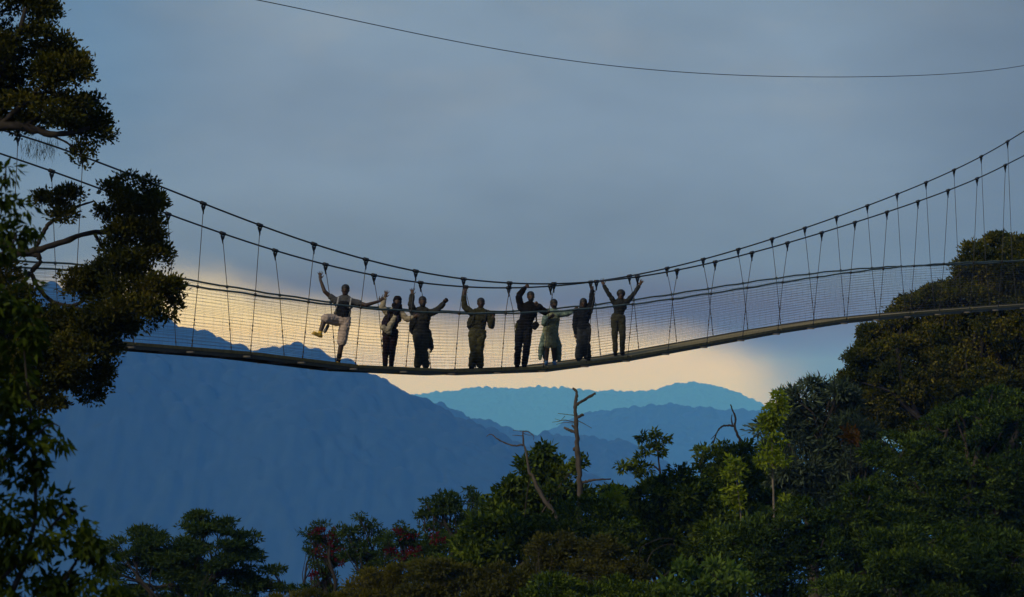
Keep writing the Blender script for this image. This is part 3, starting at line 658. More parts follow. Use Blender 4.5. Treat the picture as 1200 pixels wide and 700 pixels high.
    person(dict(label='woman in a pale mint patterned robe reaching towards her neighbour on the handrail', skin=SKIN[0], woman=True, off=.04, modeL='rest', modeR='rest', look=.35,
        j=dict(head=(649.2, 358.8), hip=(645, 390), shL=(640.3, 370.5), shR=(655.5, 370), elL=(637.6, 381, .06), wrL=(644.5, 374, .22), hdL=(648, 371.5, .24), elR=(664.5, 369.5, .08), wrR=(672.5, 365.8, .1), hdR=(676.5, 364, .1),
               anL=(640.3, 425.5), anR=(649.5, 425.7), knL=(641.8, 407, .05), knR=(648, 407, .04)),
        wear=[('hair', hair('bun')), ('face_mask', blob(BLK, lambda k: [('e', k['hd'] + k['hf'] * .034 - k['hu'] * .045, k['hax'], (.062, .072, .052))], .01)),
            ('dress', W(.02, DRS, 'tb', lo=-.1, extra=lambda k: [('c', k['hl'], lerp(k['j']['hip'], k['j']['knL'], .95), .11, .10), ('c', k['hr2'], lerp(k['j']['hip'], k['j']['knR'], .95), .11, .10)])),
            ('robe', W(.03, MINT, 'sa', arms=(0, .8), extra=robe)), ('shoe', shoes(mat('blue_shoe', (.10, .22, .42), None, 10, .7), top=.0))]))
    # seventh: long hair, navy jacket
    JEAN = cloth((.10, .115, .13), (.065, .075, .088), 7)
    person(dict(label='woman in a dark navy jacket and loose grey jeans pointing one arm straight up', skin=SKIN[0], woman=True, off=.0, modeL='rest', modeR='point',
        j=dict(head=(683.8, 358.6), hip=(683.2, 388), shL=(676.3, 369.5), shR=(690.2, 368.5), elL=(673.8, 382.5, .02), wrL=(674.8, 393.5, .05), hdL=(675.4, 398, .07), elR=(693.4, 355.5, .05), wrR=(694, 344), hdR=(694, 337.5),
               anL=(678.3, 421.5), anR=(688.8, 421.3)),
        wear=[('hair', hair('long')), ('jacket', W(.034, NAVY, 'tsa', arms=(0, .96), lo=-.1, extra=lambda k: [('e', k['j']['hip'], k['ax'], (.205, .145, .12))])), ('jeans', W(.030, JEAN, 'bl', legs=(0, .97), flare=.03)), ('shoe', shoes(DGR)),
            ('phone', blob(mat('phone', (.55, .56, .58), None, 5, .4), lambda k: [('c', k['j']['hdL'] - k['right'] * .01, k['j']['hdL'] - k['up'] * .07, .016, .016)], .008))]))
    # eighth: V arms
    OLG = cloth((.10, .10, .065), (.075, .075, .05), 10); TOP = cloth((.050, .056, .055), (.035, .04, .04), 10)
    person(dict(label='woman in a fitted grey outfit with both arms raised in a wide V', skin=SKIN[1], woman=True, off=-.08, modeL='open', modeR='open', thumbL=1, thumbR=-1,
        j=dict(head=(727.7, 349), hip=(724.3, 377.5), shL=(719.8, 357.5), shR=(734.5, 357.5), elL=(712.7, 346.5, .03), wrL=(707.5, 337.5), hdL=(705.2, 331.8), elR=(742.5, 347.5, .03), wrR=(749.3, 338), hdR=(752.3, 332),
               anL=(721.2, 415.8), anR=(729.3, 415.5), knL=(720.4, 397, .03), knR=(729.6, 397, .03)),
        wear=[('hair', hair('afro')), ('top', W(.014, TOP, 'tsa', arms=(0, .95), lo=.3)), ('leggings', W(.016, OLG, 'tbl', hi=.3, lo=-.1, legs=(0, .97))), ('shoe', shoes(DGR))]))
build_people()

# ------------------------------------------------------------------ plants
def leaf_cards(c, L, Wd, axis, seed, fold=.18):
    """c (n,3) bases, axis (n,3) unit: one folded diamond per leaf"""
    r = np.random.default_rng(seed); n = len(c)
    l = L * r.choice([.5, .75, 1.0, 1.0, 1.35], n)[:, None] * r.uniform(.85, 1.15, n)[:, None]; w = Wd * r.uniform(.7, 1.2, n)[:, None] * .5
    q = r.normal(size=(n, 3)); s = np.cross(axis, q); s /= np.linalg.norm(s, axis=1)[:, None] + 1e-9
    nn = np.cross(s, axis)
    V = np.stack([c, c + axis * l * .45 + s * w + nn * w * fold, c + axis * l, c + axis * l * .45 - s * w + nn * w * fold], 1).reshape(-1, 3)
    return V, np.arange(4 * n).reshape(-1, 4)
COVER = 1.45
def crown(lobes, rc, cover, nl, leaf, seed, flat=.6, droop=0., up=.35, shell=.62, upbias=.25, spread=.9):
    """lobes: (centre, radii). clumps of leaves sit on and just inside each lobe. returns leaf bases and directions, clump centres"""
    r = np.random.default_rng(seed); CB, CA, CC = [], [], []
    for c, rad in lobes:
        area = 4 * math.pi * ((rad[0] * rad[2]) ** 1.6 / 3 + (rad[0] * rad[1]) ** 1.6 / 3 + (rad[1] * rad[2]) ** 1.6 / 3) ** (1 / 1.6)
        n = max(4, int(cover * COVER * area / (math.pi * rc * rc)))
        m = int(np.clip(np.mean(rad) / rc * 3.2, 1, 18))           # puffs: each lobe breaks up into leafy mounds with dark gaps between
        if m < 4:
            d = r.normal(size=(n, 3)); d[:, 2] += upbias; d /= np.linalg.norm(d, axis=1)[:, None]
            k = shell + (1.04 - shell) * r.uniform(0, 1, n) ** .6
            cc = c + d * rad * k[:, None]
        else:
            pd = r.normal(size=(m, 3)); pd[:, 2] += upbias * .6; pd /= np.linalg.norm(pd, axis=1)[:, None]
            pr = r.uniform(.30, .52, m); pc = pd * (1.0 - pr * .9)[:, None]
            w = r.integers(0, m, n); d = r.normal(size=(n, 3)) + pd[w] * .9 + np.array([0, 0, upbias * 1.6])
            d /= np.linalg.norm(d, axis=1)[:, None]
            loc = pc[w] + d * (pr[w] * (shell * .6 + (1.06 - shell * .6) * r.uniform(0, 1, n) ** .45))[:, None]
            cc = c + loc * rad
        cr = rc * r.uniform(.55, 1.35, n)
        o = r.normal(size=(n, nl, 3)); o /= np.linalg.norm(o, axis=2)[..., None]
        rr = r.uniform(0, 1, (n, nl, 1)) ** .5
        o2 = o * rr * cr[:, None, None] * np.array([1, 1, flat])
        b = cc[:, None, :] + o2
        a = o * spread * .8 + d[:, None, :] * .45 + np.array([0, 0, up - droop]) + r.normal(size=(n, nl, 3)) * .55
        a /= np.linalg.norm(a, axis=2)[..., None] + 1e-9
        CB.append(b.reshape(-1, 3)); CA.append(a.reshape(-1, 3)); CC.append(cc)
    return np.vstack(CB), np.vstack(CA), CC
def bend(a, b, n=6, sag=.12, seed=0):
    r = np.random.default_rng(seed); t = np.linspace(0, 1, n)[:, None]; d = np.linalg.norm(b - a)
    p = a + (b - a) * t; off = r.normal(size=3) * d * sag
    return p + np.sin(t * math.pi) * off + r.normal(size=(n, 3)) * d * .018 * np.sin(t * math.pi)
NLEAF = [0]
def plant(name, label, cat, Y, lobes, m, leaf=(.13, .055), rc=.32, cover=1.3, nl=26, base=None, trunk_r=.16, bark='bark', flat=.6, droop=0., up=.35, seed=None, group=None,
          limbs=True, twigs=5, extra_parts=None, deep=1.0, shell=.62, depth_j=.35, fork=.45, root=None, crown_name='crown', upbias=.25, base_z=None):
    seed = seed or (abs(hash_(label)) % 100000); r = np.random.default_rng(seed); k = Y / F
    LB = []
    mean = np.mean([(l[2] + l[3]) / 2 for l in lobes]) * k
    for l in lobes:
        dY = l[4] if len(l) > 4 else r.uniform(-1, 1) * depth_j * mean * 2
        YY = Y + dY; kk = YY / F
        LB.append((P(l[0], l[1], YY), np.array([l[2] * kk, (l[2] + l[3]) / 2 * kk * deep, l[3] * kk])))
    cen = np.mean([c for c, _ in LB], axis=0); low = min(c[2] - a[2] for c, a in LB)
    bx = P(base, 700, Y)[0] if base is not None else cen[0]
    by = Y; bz = float(ground_z(bx, by)) - .15 if base_z is None else base_z
    if root is None: root = empty(name, (bx, by, bz), label, cat, group)
    b, a, CC = crown(LB, rc, cover, nl, leaf, seed, flat, droop, up, shell, upbias)
    V, Q = leaf_cards(b, leaf[0], leaf[1], a, seed + 1); NLEAF[0] += len(Q)
    cr = mesh_np(crown_name, V, Q, m, root)
    if limbs:
        mb = MB(); B0 = np.array([bx, by, bz]); top = cen * .75 + np.array([bx, by, cen[2]]) * .25
        top[2] = bz + (max(low, bz + .6) - bz) * 1.0 + (cen[2] - max(low, bz + .6)) * fork
        tp = bend(B0, top, 8, .05, seed + 2); mb.tube(tp, np.linspace(trunk_r * 1.25, trunk_r * .6, 8), 9)
        for i, (c, rad) in enumerate(LB):
            st = tp[r.integers(4, 8)]; lb = bend(st, c, 7, .10, seed + 10 + i); r0 = trunk_r * .5 * min(1.2, max(.35, np.mean(rad) / (mean + 1e-6)))
            mb.tube(lb, np.linspace(r0, r0 * .3, 7), 6)
            cc = CC[i]; pick = cc[r.choice(len(cc), min(twigs, len(cc)), replace=False)]
            for q, e in enumerate(pick):
                s0 = lb[r.integers(3, 7)]; mb.tube(bend(s0, e, 5, .12, seed + 50 + i * 20 + q), np.linspace(r0 * .3, r0 * .08, 5), 4)
        mb.build('trunk', M[bark], root)
    return root
def hash_(s):
    h = 5381
    for ch in s: h = (h * 33 + ord(ch)) & 0xffffffff
    return h
def wood(root, name, Y, lines, m, jit=.0, seed=1):
    """bare limbs traced as centre lines: (list of (px,py[,dY]), radius px at start, at end)"""
    mb = MB(); r = np.random.default_rng(seed)
    for pts, r0, r1 in lines:
        w = np.array([P(p[0], p[1], Y + (p[2] if len(p) > 2 else 0)) for p in pts]); n = max(6, len(w) * 4)
        t = np.linspace(0, 1, len(w)); ti = np.linspace(0, 1, n)
        q = np.stack([np.interp(ti, t, w[:, i]) for i in range(3)], -1)
        for _ in range(2): q[1:-1] = (q[:-2] + q[1:-1] * 2 + q[2:]) / 4
        rad = np.linspace(r0, r1, n) * Y / F * (1 + .18 * (r.uniform(-1, 1, n)))
        q += r.normal(size=q.shape) * rad[:, None] * .18
        mb.tube(q, rad, 8)
    return mb.build(name, m, root)
LM = {
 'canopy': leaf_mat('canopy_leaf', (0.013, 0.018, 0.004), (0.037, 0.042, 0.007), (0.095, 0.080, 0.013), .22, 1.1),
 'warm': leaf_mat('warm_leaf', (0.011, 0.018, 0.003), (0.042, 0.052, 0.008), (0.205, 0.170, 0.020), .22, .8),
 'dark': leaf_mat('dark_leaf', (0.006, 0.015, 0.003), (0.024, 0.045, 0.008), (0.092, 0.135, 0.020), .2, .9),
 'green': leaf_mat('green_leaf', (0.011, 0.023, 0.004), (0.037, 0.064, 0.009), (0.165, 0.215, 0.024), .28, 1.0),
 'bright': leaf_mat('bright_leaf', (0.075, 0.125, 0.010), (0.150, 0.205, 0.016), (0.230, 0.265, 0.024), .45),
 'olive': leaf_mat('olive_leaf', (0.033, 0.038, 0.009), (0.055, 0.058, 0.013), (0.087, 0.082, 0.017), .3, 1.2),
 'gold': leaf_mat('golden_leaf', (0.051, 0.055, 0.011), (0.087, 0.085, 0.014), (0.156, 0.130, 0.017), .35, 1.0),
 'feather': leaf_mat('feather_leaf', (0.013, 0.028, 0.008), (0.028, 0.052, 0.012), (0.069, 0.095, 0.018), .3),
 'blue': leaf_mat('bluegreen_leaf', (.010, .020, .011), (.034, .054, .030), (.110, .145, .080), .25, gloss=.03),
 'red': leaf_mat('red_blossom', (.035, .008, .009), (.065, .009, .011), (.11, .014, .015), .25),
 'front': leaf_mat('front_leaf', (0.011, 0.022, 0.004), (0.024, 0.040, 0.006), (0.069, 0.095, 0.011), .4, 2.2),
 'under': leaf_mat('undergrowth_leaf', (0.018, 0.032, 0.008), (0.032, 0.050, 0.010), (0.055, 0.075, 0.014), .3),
}
def build_plants():
    # big tree beside the left end of the bridge: trunk just outside the picture, two boughs reach in
    Y = 46
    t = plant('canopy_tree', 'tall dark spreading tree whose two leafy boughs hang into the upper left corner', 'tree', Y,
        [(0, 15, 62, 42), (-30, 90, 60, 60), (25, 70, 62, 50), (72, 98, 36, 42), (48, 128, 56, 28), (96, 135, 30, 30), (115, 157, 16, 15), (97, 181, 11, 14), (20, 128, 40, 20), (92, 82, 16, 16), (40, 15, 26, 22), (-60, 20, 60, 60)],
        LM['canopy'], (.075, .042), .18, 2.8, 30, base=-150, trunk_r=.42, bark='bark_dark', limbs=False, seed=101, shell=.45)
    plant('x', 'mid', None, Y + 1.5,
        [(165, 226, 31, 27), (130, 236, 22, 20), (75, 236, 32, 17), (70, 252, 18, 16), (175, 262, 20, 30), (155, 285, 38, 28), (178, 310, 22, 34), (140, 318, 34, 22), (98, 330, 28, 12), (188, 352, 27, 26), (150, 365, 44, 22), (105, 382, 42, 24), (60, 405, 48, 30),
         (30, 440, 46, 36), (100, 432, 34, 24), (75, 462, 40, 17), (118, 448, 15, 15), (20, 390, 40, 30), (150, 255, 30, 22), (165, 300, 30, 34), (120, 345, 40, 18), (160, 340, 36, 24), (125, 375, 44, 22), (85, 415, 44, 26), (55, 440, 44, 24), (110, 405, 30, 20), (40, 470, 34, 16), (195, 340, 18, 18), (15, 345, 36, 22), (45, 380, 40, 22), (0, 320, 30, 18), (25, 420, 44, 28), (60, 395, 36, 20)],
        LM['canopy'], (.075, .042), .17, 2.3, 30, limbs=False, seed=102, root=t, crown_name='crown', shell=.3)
    wood(t, 'trunk', Y + .8, [([(-170, 1250), (-160, 800), (-150, 500), (-140, 250), (-120, 50), (-100, -100)], 34, 16)], M['bark_dark'], seed=3)
    wood(t, 'bough', Y + 1.9, [([(-150, 330), (-80, 300), (-30, 285), (0, 283), (22, 299), (45, 293), (75, 284), (105, 272), (140, 272), (165, 290)], 6.48, 1.80),
        ([(42, 293), (50, 273), (58, 262), (75, 250), (88, 243), (110, 236)], 2.88, 1.08), ([(22, 299), (45, 297), (48, 308), (36, 318), (42, 335), (60, 354), (85, 360), (99, 352), (104, 336), (125, 334), (150, 345)], 3.24, 1.20),
        ([(25, 300), (22, 282), (26, 270), (40, 268)], 2.5, 1), ([(-150, 420), (-60, 420), (0, 410), (50, 400), (110, 385)], 5.04, 1.20), ([(60, 354), (75, 380), (100, 400), (110, 425)], 3, 1), ([(0, 410), (30, 440), (70, 455)], 3.5, 1),
        ([(36, 318), (25, 335), (5, 345), (-20, 350)], 2.5, 2), ([(140, 272), (160, 250), (170, 230)], 2, .8), ([(110, 272), (125, 300), (150, 310)], 2, .8), ([(85, 360), (130, 372), (175, 355)], 2.2, .8)], M['bark_dark'], seed=4)
    wood(t, 'bough', Y - .2, [([(-140, 200), (-60, 165), (0, 147), (30, 148), (60, 158), (90, 155), (105, 150)], 8, 1.8), ([(0, 147), (30, 120), (60, 90)], 4, 1.2), ([(-60, 165), (-10, 100), (20, 50), (30, 10)], 6, 2),
        ([(30, 148), (45, 135), (75, 125)], 2.5, 1), ([(60, 158), (80, 168), (95, 180)], 1.5, .8), ([(10, 147), (-5, 135), (20, 110)], 2, 1)], M['bark_dark'], seed=5)
    # hanging lichen under the upper bough
    c = np.vstack([P(x, y, Y) + rng.normal(size=3) * .05 for x, y in [(rng.uniform(28, 66), rng.uniform(158, 180)) for _ in range(260)]])
    V, Q = leaf_cards(c, .13, .008, np.tile(np.array([[0, 0, -1.0]]), (len(c), 1)) + rng.normal(size=(len(c), 3)) * .25, 77)
    mesh_np('hanging_lichen', V, Q, LM['canopy'], t)

    # near broad-leaved sapling, lower left
    Y = 23
    sp = plant('broadleaf_sapling', 'near dark sapling with large drooping leaves along the left edge', 'tree', Y,
        [(8, 200, 12, 14), (6, 228, 10, 14), (22, 244, 9, 12), (18, 276, 12, 12), (34, 268, 9, 8), (6, 300, 18, 16), (-10, 260, 18, 30), (25, 345, 26, 22), (-10, 360, 30, 40), (20, 385, 24, 24), (35, 405, 16, 18), (8, 430, 30, 26), (10, 480, 34, 26), (38, 497, 16, 16), (68, 512, 8, 12),
         (15, 530, 38, 30), (55, 545, 14, 20), (20, 590, 44, 34), (75, 600, 18, 20), (30, 640, 54, 36), (100, 625, 14, 14), (90, 650, 28, 28), (20, 690, 60, 36), (100, 695, 36, 26), (122, 665, 12, 20), (140, 700, 16, 16), (-40, 520, 40, 160)],
        LM['front'], (.095, .04), .09, .78, 12, base=-40, limbs=False, droop=1.25, seed=103, shell=.2, upbias=0)
    wood(sp, 'stem', Y, [([(-60, 900), (-50, 700), (-30, 500), (-45, 330), (-40, 200)], 6, 1.5), ([(-40, 800), (20, 690), (45, 600), (35, 480), (25, 380)], 4, 1), ([(0, 760), (70, 690), (100, 640), (115, 625)], 3, .8), ([(-60, 420), (-20, 310), (5, 295), (18, 282), (20, 270)], 3, .8), ([(-60, 330), (-20, 250), (5, 215), (8, 190)], 2.5, .7), ([(-20, 560), (30, 520), (60, 495), (70, 500)], 2.5, .7), ([(-20, 700), (40, 640), (80, 595), (90, 600)], 3, .8)], M['bark_dark'], seed=6)
    # lower left, feathery
    plant('feathery_tree', 'feathery flat-layered tree rising from the bottom edge beside the near sapling', 'tree', 76,
        [(238, 607, 24, 5), (262, 612, 16, 4), (228, 620, 40, 6), (280, 624, 20, 6), (297, 628, 9, 5), (172, 625, 20, 6), (185, 634, 34, 9), (245, 640, 44, 9), (300, 648, 16, 7), (160, 650, 30, 10), (210, 655, 46, 12), (275, 660, 40, 11), (318, 668, 15, 5), (145, 675, 26, 12), (195, 680, 50, 14), (260, 685, 50, 14), (310, 690, 24, 8), (335, 690, 14, 4), (150, 700, 40, 14), (235, 708, 70, 18), (140, 640, 18, 7)],
        LM['feather'], (.12, .045), .22, 1.8, 30, base=225, trunk_r=.14, flat=.28, up=.1, shell=.3, deep=1.4, twigs=6, bark='bark_dark')
    # red-flowered trees
    def flowers(root, Y, lobes, seed):
        LB = [(P(x, y, Y - .5), np.array([rx, (rx + ry) / 2, ry]) * Y / F) for x, y, rx, ry in lobes]
        b, a, _ = crown(LB, .12, .45, 9, None, seed, .5); V, Q = leaf_cards(b, .10, .05, a, seed); mesh_np('blossom', V, Q, LM['red'], root)
    Y = 82
    t = plant('flowering_tree', 'leftmost of the red-flowered trees, its sprays hanging into the valley', 'tree', Y, [(378, 616, 12, 4), (366, 625, 13, 5), (383, 627, 20, 6), (371, 637, 17, 6), (392, 643, 20, 8), (366, 645, 10, 6), (380, 653, 22, 7), (395, 660, 16, 8), (372, 660, 12, 4), (388, 676, 14, 8), (380, 690, 20, 8), (362, 690, 14, 5), (395, 694, 12, 8)],
        LM['feather'], (.13, .045), .2, 1.35, 22, base=386, trunk_r=.12, flat=.35, shell=.3, bark='bark_dark', up=.1, twigs=6)
    flowers(t, Y, [(380, 626, 16, 5), (388, 631, 8, 3), (385, 645, 18, 8), (373, 677, 10, 4)], 31)
    t = plant('flowering_tree', 'second red-flowered tree with a pointed top above the golden shrub', 'tree', Y - 1, [(421, 605, 6, 5), (428, 614, 14, 7), (403, 619, 10, 4), (411, 624, 12, 5), (420, 630, 20, 9), (444, 624, 12, 6), (430, 645, 26, 12), (452, 640, 12, 10), (415, 655, 20, 9), (440, 660, 22, 9), (425, 672, 20, 8)],
        LM['feather'], (.13, .045), .2, 1.35, 22, base=440, trunk_r=.12, flat=.4, shell=.3, bark='bark_dark', up=.15, twigs=6)
    flowers(t, Y, [(424, 616, 8, 5), (415, 645, 8, 5), (398, 659, 6, 4)], 32)
    t = plant('flowering_tree', 'dense low red-flowered tree with a small knob on top', 'tree', Y - 2, [(470, 616, 5, 5), (472, 626, 13, 8), (458, 633, 10, 7), (486, 633, 12, 8), (474, 645, 26, 12), (495, 648, 16, 10), (468, 657, 24, 8), (455, 648, 14, 8)],
        LM['feather'], (.12, .045), .2, 1.7, 24, base=478, trunk_r=.12, flat=.45, shell=.35, bark='bark_dark', twigs=5)
    flowers(t, Y - 2.6, [(466, 627, 12, 4), (482, 630, 10, 4), (474, 648, 20, 8)], 33)
    t = plant('flowering_tree', 'rounded red-flowered bushy tree below the layered green tree', 'tree', Y - 3, [(510, 630, 12, 6), (515, 640, 20, 10), (500, 645, 14, 8), (525, 635, 10, 8)],
        LM['feather'], (.12, .045), .2, 1.7, 24, base=512, trunk_r=.1, flat=.5, shell=.35, bark='bark_dark', twigs=4)
    flowers(t, Y - 3.6, [(514, 637, 12, 4), (508, 626, 8, 3)], 34)
    plant('layered_tree', 'dark green tree with flat open layers against the mountain left of the dead trunks', 'tree', 84, [(522, 582, 13, 5), (500, 589, 8, 3), (512, 592, 18, 5), (532, 590, 12, 6), (550, 577, 6, 4), (555, 588, 16, 7), (498, 604, 11, 3), (520, 604, 24, 7), (545, 602, 20, 9), (570, 598, 10, 8), (512, 617, 16, 5), (535, 618, 22, 8), (560, 615, 18, 10), (548, 630, 20, 10)],
        LM['feather'], (.13, .055), .22, 1.7, 28, base=548, trunk_r=.14, flat=.35, shell=.3, bark='bark_dark', twigs=6, up=.1)
    # dead trees
    Y = 75
    d = empty('dead_tree', (P(679, 600, Y)[0], Y, float(ground_z(P(679, 600, Y)[0], Y))), 'tall bare grey dead trunk with broken stubs standing highest in the middle', 'dead tree')
    wood(d, 'trunk', Y, [([(680, 760), (679.5, 640), (679, 588), (679, 563), (677.7, 540), (676, 522), (675.4, 502), (674.3, 486), (674, 474), (676, 463), (675.4, 458), (671, 455)], 3.9, 1.35)], M['deadwood'], seed=11)
    wood(d, 'limb', Y, [([(674.5, 475), (685, 468.5), (698, 460.6)], 1.9, 1.4)], M['deadwood'], seed=12)
    wood(d, 'limb', Y, [([(680, 566), (686, 565), (692.6, 563), (704, 562), (716, 561.5)], 1.9, .8)], M['deadwood'], seed=13)
    for q, ln in enumerate([([(675.5, 507), (669, 505), (661.5, 501.5)], 1.8, 1.5), ([(675, 490), (680, 487.5), (683.6, 486)], 1.8, 1.5), ([(675, 503), (670, 498.5)], 1.5, 1), ([(676.5, 524), (672, 527)], 2.6, 2)]):
        wood(d, 'stub', Y, [ln], M['deadwood'], seed=40 + q)
    wood(d, 'twig', Y, [([(673, 487), (662, 485.6), (653.7, 484.6)], .5, .25), ([(673, 495), (662, 492), (655, 494), (646.9, 495)], .6, .25), ([(677, 493), (685, 497), (693.5, 502)], .5, .25), ([(662, 488), (657, 493)], .4, .2), ([(672, 496), (661, 495), (652, 497.5)], .45, .2), ([(657, 493), (650, 491)], .3, .2)], M['deadwood'], seed=15)
    Y = 78
    d = empty('dead_tree', (P(650, 600, Y)[0], Y, float(ground_z(P(650, 600, Y)[0], Y))), 'leaning dead trunk with one long curved branch reaching left', 'dead tree')
    wood(d, 'trunk', Y, [([(700, 720), (660, 622), (644, 594), (634, 581), (625, 560), (620, 553), (617, 531), (613.4, 521), (612.8, 505)], 3.3, .7)], M['deadwood'], seed=16)
    wood(d, 'limb', Y, [([(612.6, 521.5), (604, 522.5), (597.7, 521.7), (584, 515.7), (576, 509), (573, 509.5), (570, 512)], 1.2, .35)], M['deadwood'], seed=17)
    wood(d, 'twig', Y, [([(612, 511), (606, 510.5), (600.3, 510.2)], .6, .25), ([(612.8, 506.5), (608, 505), (601, 504.6)], .4, .25), ([(613, 506), (619, 505.4), (626, 511.4), (625, 516)], .7, .25), ([(613, 508), (619, 510), (624, 510)], .4, .2)], M['deadwood'], seed=18)
    # broad-leaved tree wrapping the leaning trunk
    plant('broadleaf_tree', 'glossy broad-leaved tree wrapped round the leaning dead trunk', 'tree', 79.5, [(636, 527, 8, 8), (634, 538, 9, 8), (617, 545, 9, 7), (652, 548, 14, 10), (682, 541, 6, 6), (676, 548, 6, 5), (630, 556, 18, 11), (660, 562, 26, 14), (604, 573, 18, 9), (590, 583, 12, 8), (625, 580, 26, 14), (660, 585, 34, 16), (600, 598, 26, 12), (575, 592, 10, 5), (640, 605, 40, 16)],
        LM['green'], (.18, .09), .22, 2.4, 22, base=640, trunk_r=.15, droop=.3, shell=.4)
    plant('broadleaf_tree', 'broad-leaved bush tree in front of the layered tree, dotted with pale flowers', 'tree', 72, [(575, 622, 24, 14), (610, 618, 30, 18), (596, 640, 38, 20), (560, 640, 24, 16), (640, 628, 20, 14), (575, 660, 34, 18), (548, 652, 14, 14)],
        LM['green'], (.17, .08), .22, 2.3, 24, base=592, trunk_r=.14, droop=.2, shell=.45)
    plant('rounded_shrub', 'wide dark rounded bush at the foot of the tall dead trunk', 'shrub', 72.5, [(655, 605, 26, 14), (690, 605, 34, 18), (725, 608, 28, 16), (670, 630, 50, 20), (720, 632, 40, 20), (700, 598, 20, 10)],
        LM['dark'], (.10, .045), .2, 2.0, 24, base=690, trunk_r=.1, shell=.5)
    # thin sapling right of dead trunk
    Y = 77
    s = plant('thin_sapling', 'thin open sapling with clustered drooping leaves right of the tall dead trunk', 'tree', Y, [(767.5, 509, 4.5, 4), (752, 513, 4, 4), (779, 514, 4.5, 3.5), (760, 514, 3.5, 3), (773, 520, 3.5, 4), (758, 528, 4, 4.5), (775, 530, 4, 4.5), (766, 524, 3, 4), (749, 537, 4, 4), (738, 545, 5, 5), (728, 547, 4, 4.5), (745, 553, 5, 6), (760, 549, 3, 4), (752, 547, 4, 4)],
        LM['green'], (.15, .06), .10, 1.3, 12, limbs=False, droop=.7, shell=.2, base=784, upbias=0)
    wood(s, 'trunk', Y, [([(790, 720), (786, 620), (780.5, 577), (774, 557), (771.3, 536.4), (770.3, 518), (767.6, 508.6)], 2.0, .5), ([(773, 552), (768, 547), (762, 544), (751, 545.7), (739, 545), (728.6, 547)], 1.1, .4), ([(751, 546), (747, 536), (752, 528), (752, 513)], .8, .3), ([(771, 536), (775, 528), (779, 515)], .6, .3), ([(771, 530), (762, 520), (760, 514)], .6, .3)], M['bark'], seed=21)
    plant('broadleaf_tree', 'leafy mid-green tree below the thin sapling with scattered yellow leaves', 'tree', 76, [(716, 577, 10, 7), (740, 585, 18, 12), (765, 575, 18, 12), (790, 568, 16, 12), (800, 555, 12, 7), (775, 595, 36, 18), (815, 585, 26, 20), (745, 610, 30, 18), (795, 620, 46, 22), (760, 640, 40, 20), (800, 648, 44, 24), (840, 625, 40, 24), (835, 660, 40, 24), (720, 640, 30, 16)],
        LM['green'], (.15, .075), .22, 2.4, 24, base=780, trunk_r=.15, droop=.25, shell=.45)
    plant('young_shrub', 'small bright lime shrub just right of the dead trunk base', 'shrub', 74, [(716, 583, 7, 6), (722, 578, 5, 5), (711, 590, 8, 6), (727, 588, 7, 5)], LM['bright'], (.15, .07), .12, 1.4, 12, base=718, trunk_r=.03, shell=.3, droop=.2)
    # bare crooked branch tree
    Y = 81
    d = empty('dead_tree', (P(872, 600, Y)[0], Y, float(ground_z(P(872, 600, Y)[0], Y))), 'crooked bare dark snag hooking left beside the lime-leaved saplings', 'dead tree')
    wood(d, 'trunk', Y, [([(880, 700), (876, 580), (868, 520), (866, 512), (860.5, 501), (862.5, 489), (858, 480), (856, 474)], 2.4, .6)], M['bark_dark'], seed=23)
    wood(d, 'limb', Y, [([(860.5, 500), (855, 498.5), (848.8, 498.7), (843, 502), (839.5, 508), (836, 519), (834, 527)], 1.3, .6), ([(858.5, 500), (857, 490), (858, 486)], .9, .4), ([(839, 509), (833, 515)], .5, .3)], M['bark_dark'], seed=24)
    plant('broadleaf_tree', 'yellowish-green tree under the crooked bare snag', 'tree', 80, [(826, 526, 7, 4), (822, 532, 5, 5), (838, 533, 8, 6), (850, 528, 10, 8), (822, 548, 6, 9), (845, 548, 22, 12), (872, 530, 12, 10), (830, 575, 26, 20), (865, 560, 30, 20), (850, 600, 46, 24), (890, 590, 30, 24)],
        LM['green'], (.15, .075), .22, 2.3, 24, base=852, trunk_r=.13, droop=.25, shell=.4)
    Y = 74
    for lab, fol, tr in (('slender lime-leaved sapling catching the light, taller of the pair', [(911, 464, 6, 6), (905, 474, 9, 8), (914, 478, 7, 8), (903, 488, 10, 9), (911, 492, 8, 8), (899, 500, 8, 6), (907, 504, 7, 6), (902, 515, 4, 6), (899, 526, 7, 6), (892, 540, 8, 5), (900, 545, 6, 5), (915, 541, 9, 5), (909, 530, 5, 5), (915, 516, 5, 4), (922, 585, 7, 5), (926, 610, 6, 6)], [([(908, 720), (906.5, 620), (907, 590), (905.5, 560), (905, 530), (904.5, 514), (906, 490), (911, 465)], 1.7, .4), ([(905, 548), (912, 543), (918, 541)], .6, .3), ([(905, 550), (898, 545), (891, 541)], .6, .3), ([(907, 600), (916, 592), (922, 586)], .6, .3)]),
                         ('short lime-leaved sapling left of the taller lime one', [(860, 543, 8, 6), (854, 553, 6, 6), (866, 549, 6, 5), (861, 560, 5, 5), (857, 572, 6, 4), (866, 580, 6, 5), (864, 592, 4, 4), (853, 585, 4, 3)], [([(870, 720), (868.5, 620), (868, 600), (864, 570), (860, 545)], 1.3, .4), ([(865, 582), (858, 574)], .5, .3)])):
        s = plant('lime_sapling', lab, 'tree', Y, fol, LM['bright'], (.14, .065), .13, 1.25, 14, limbs=False, droop=.45, shell=.25, base=tr[0][0][0][0], upbias=0)
        wood(s, 'trunk', Y, tr, M['paletwig'], seed=27)
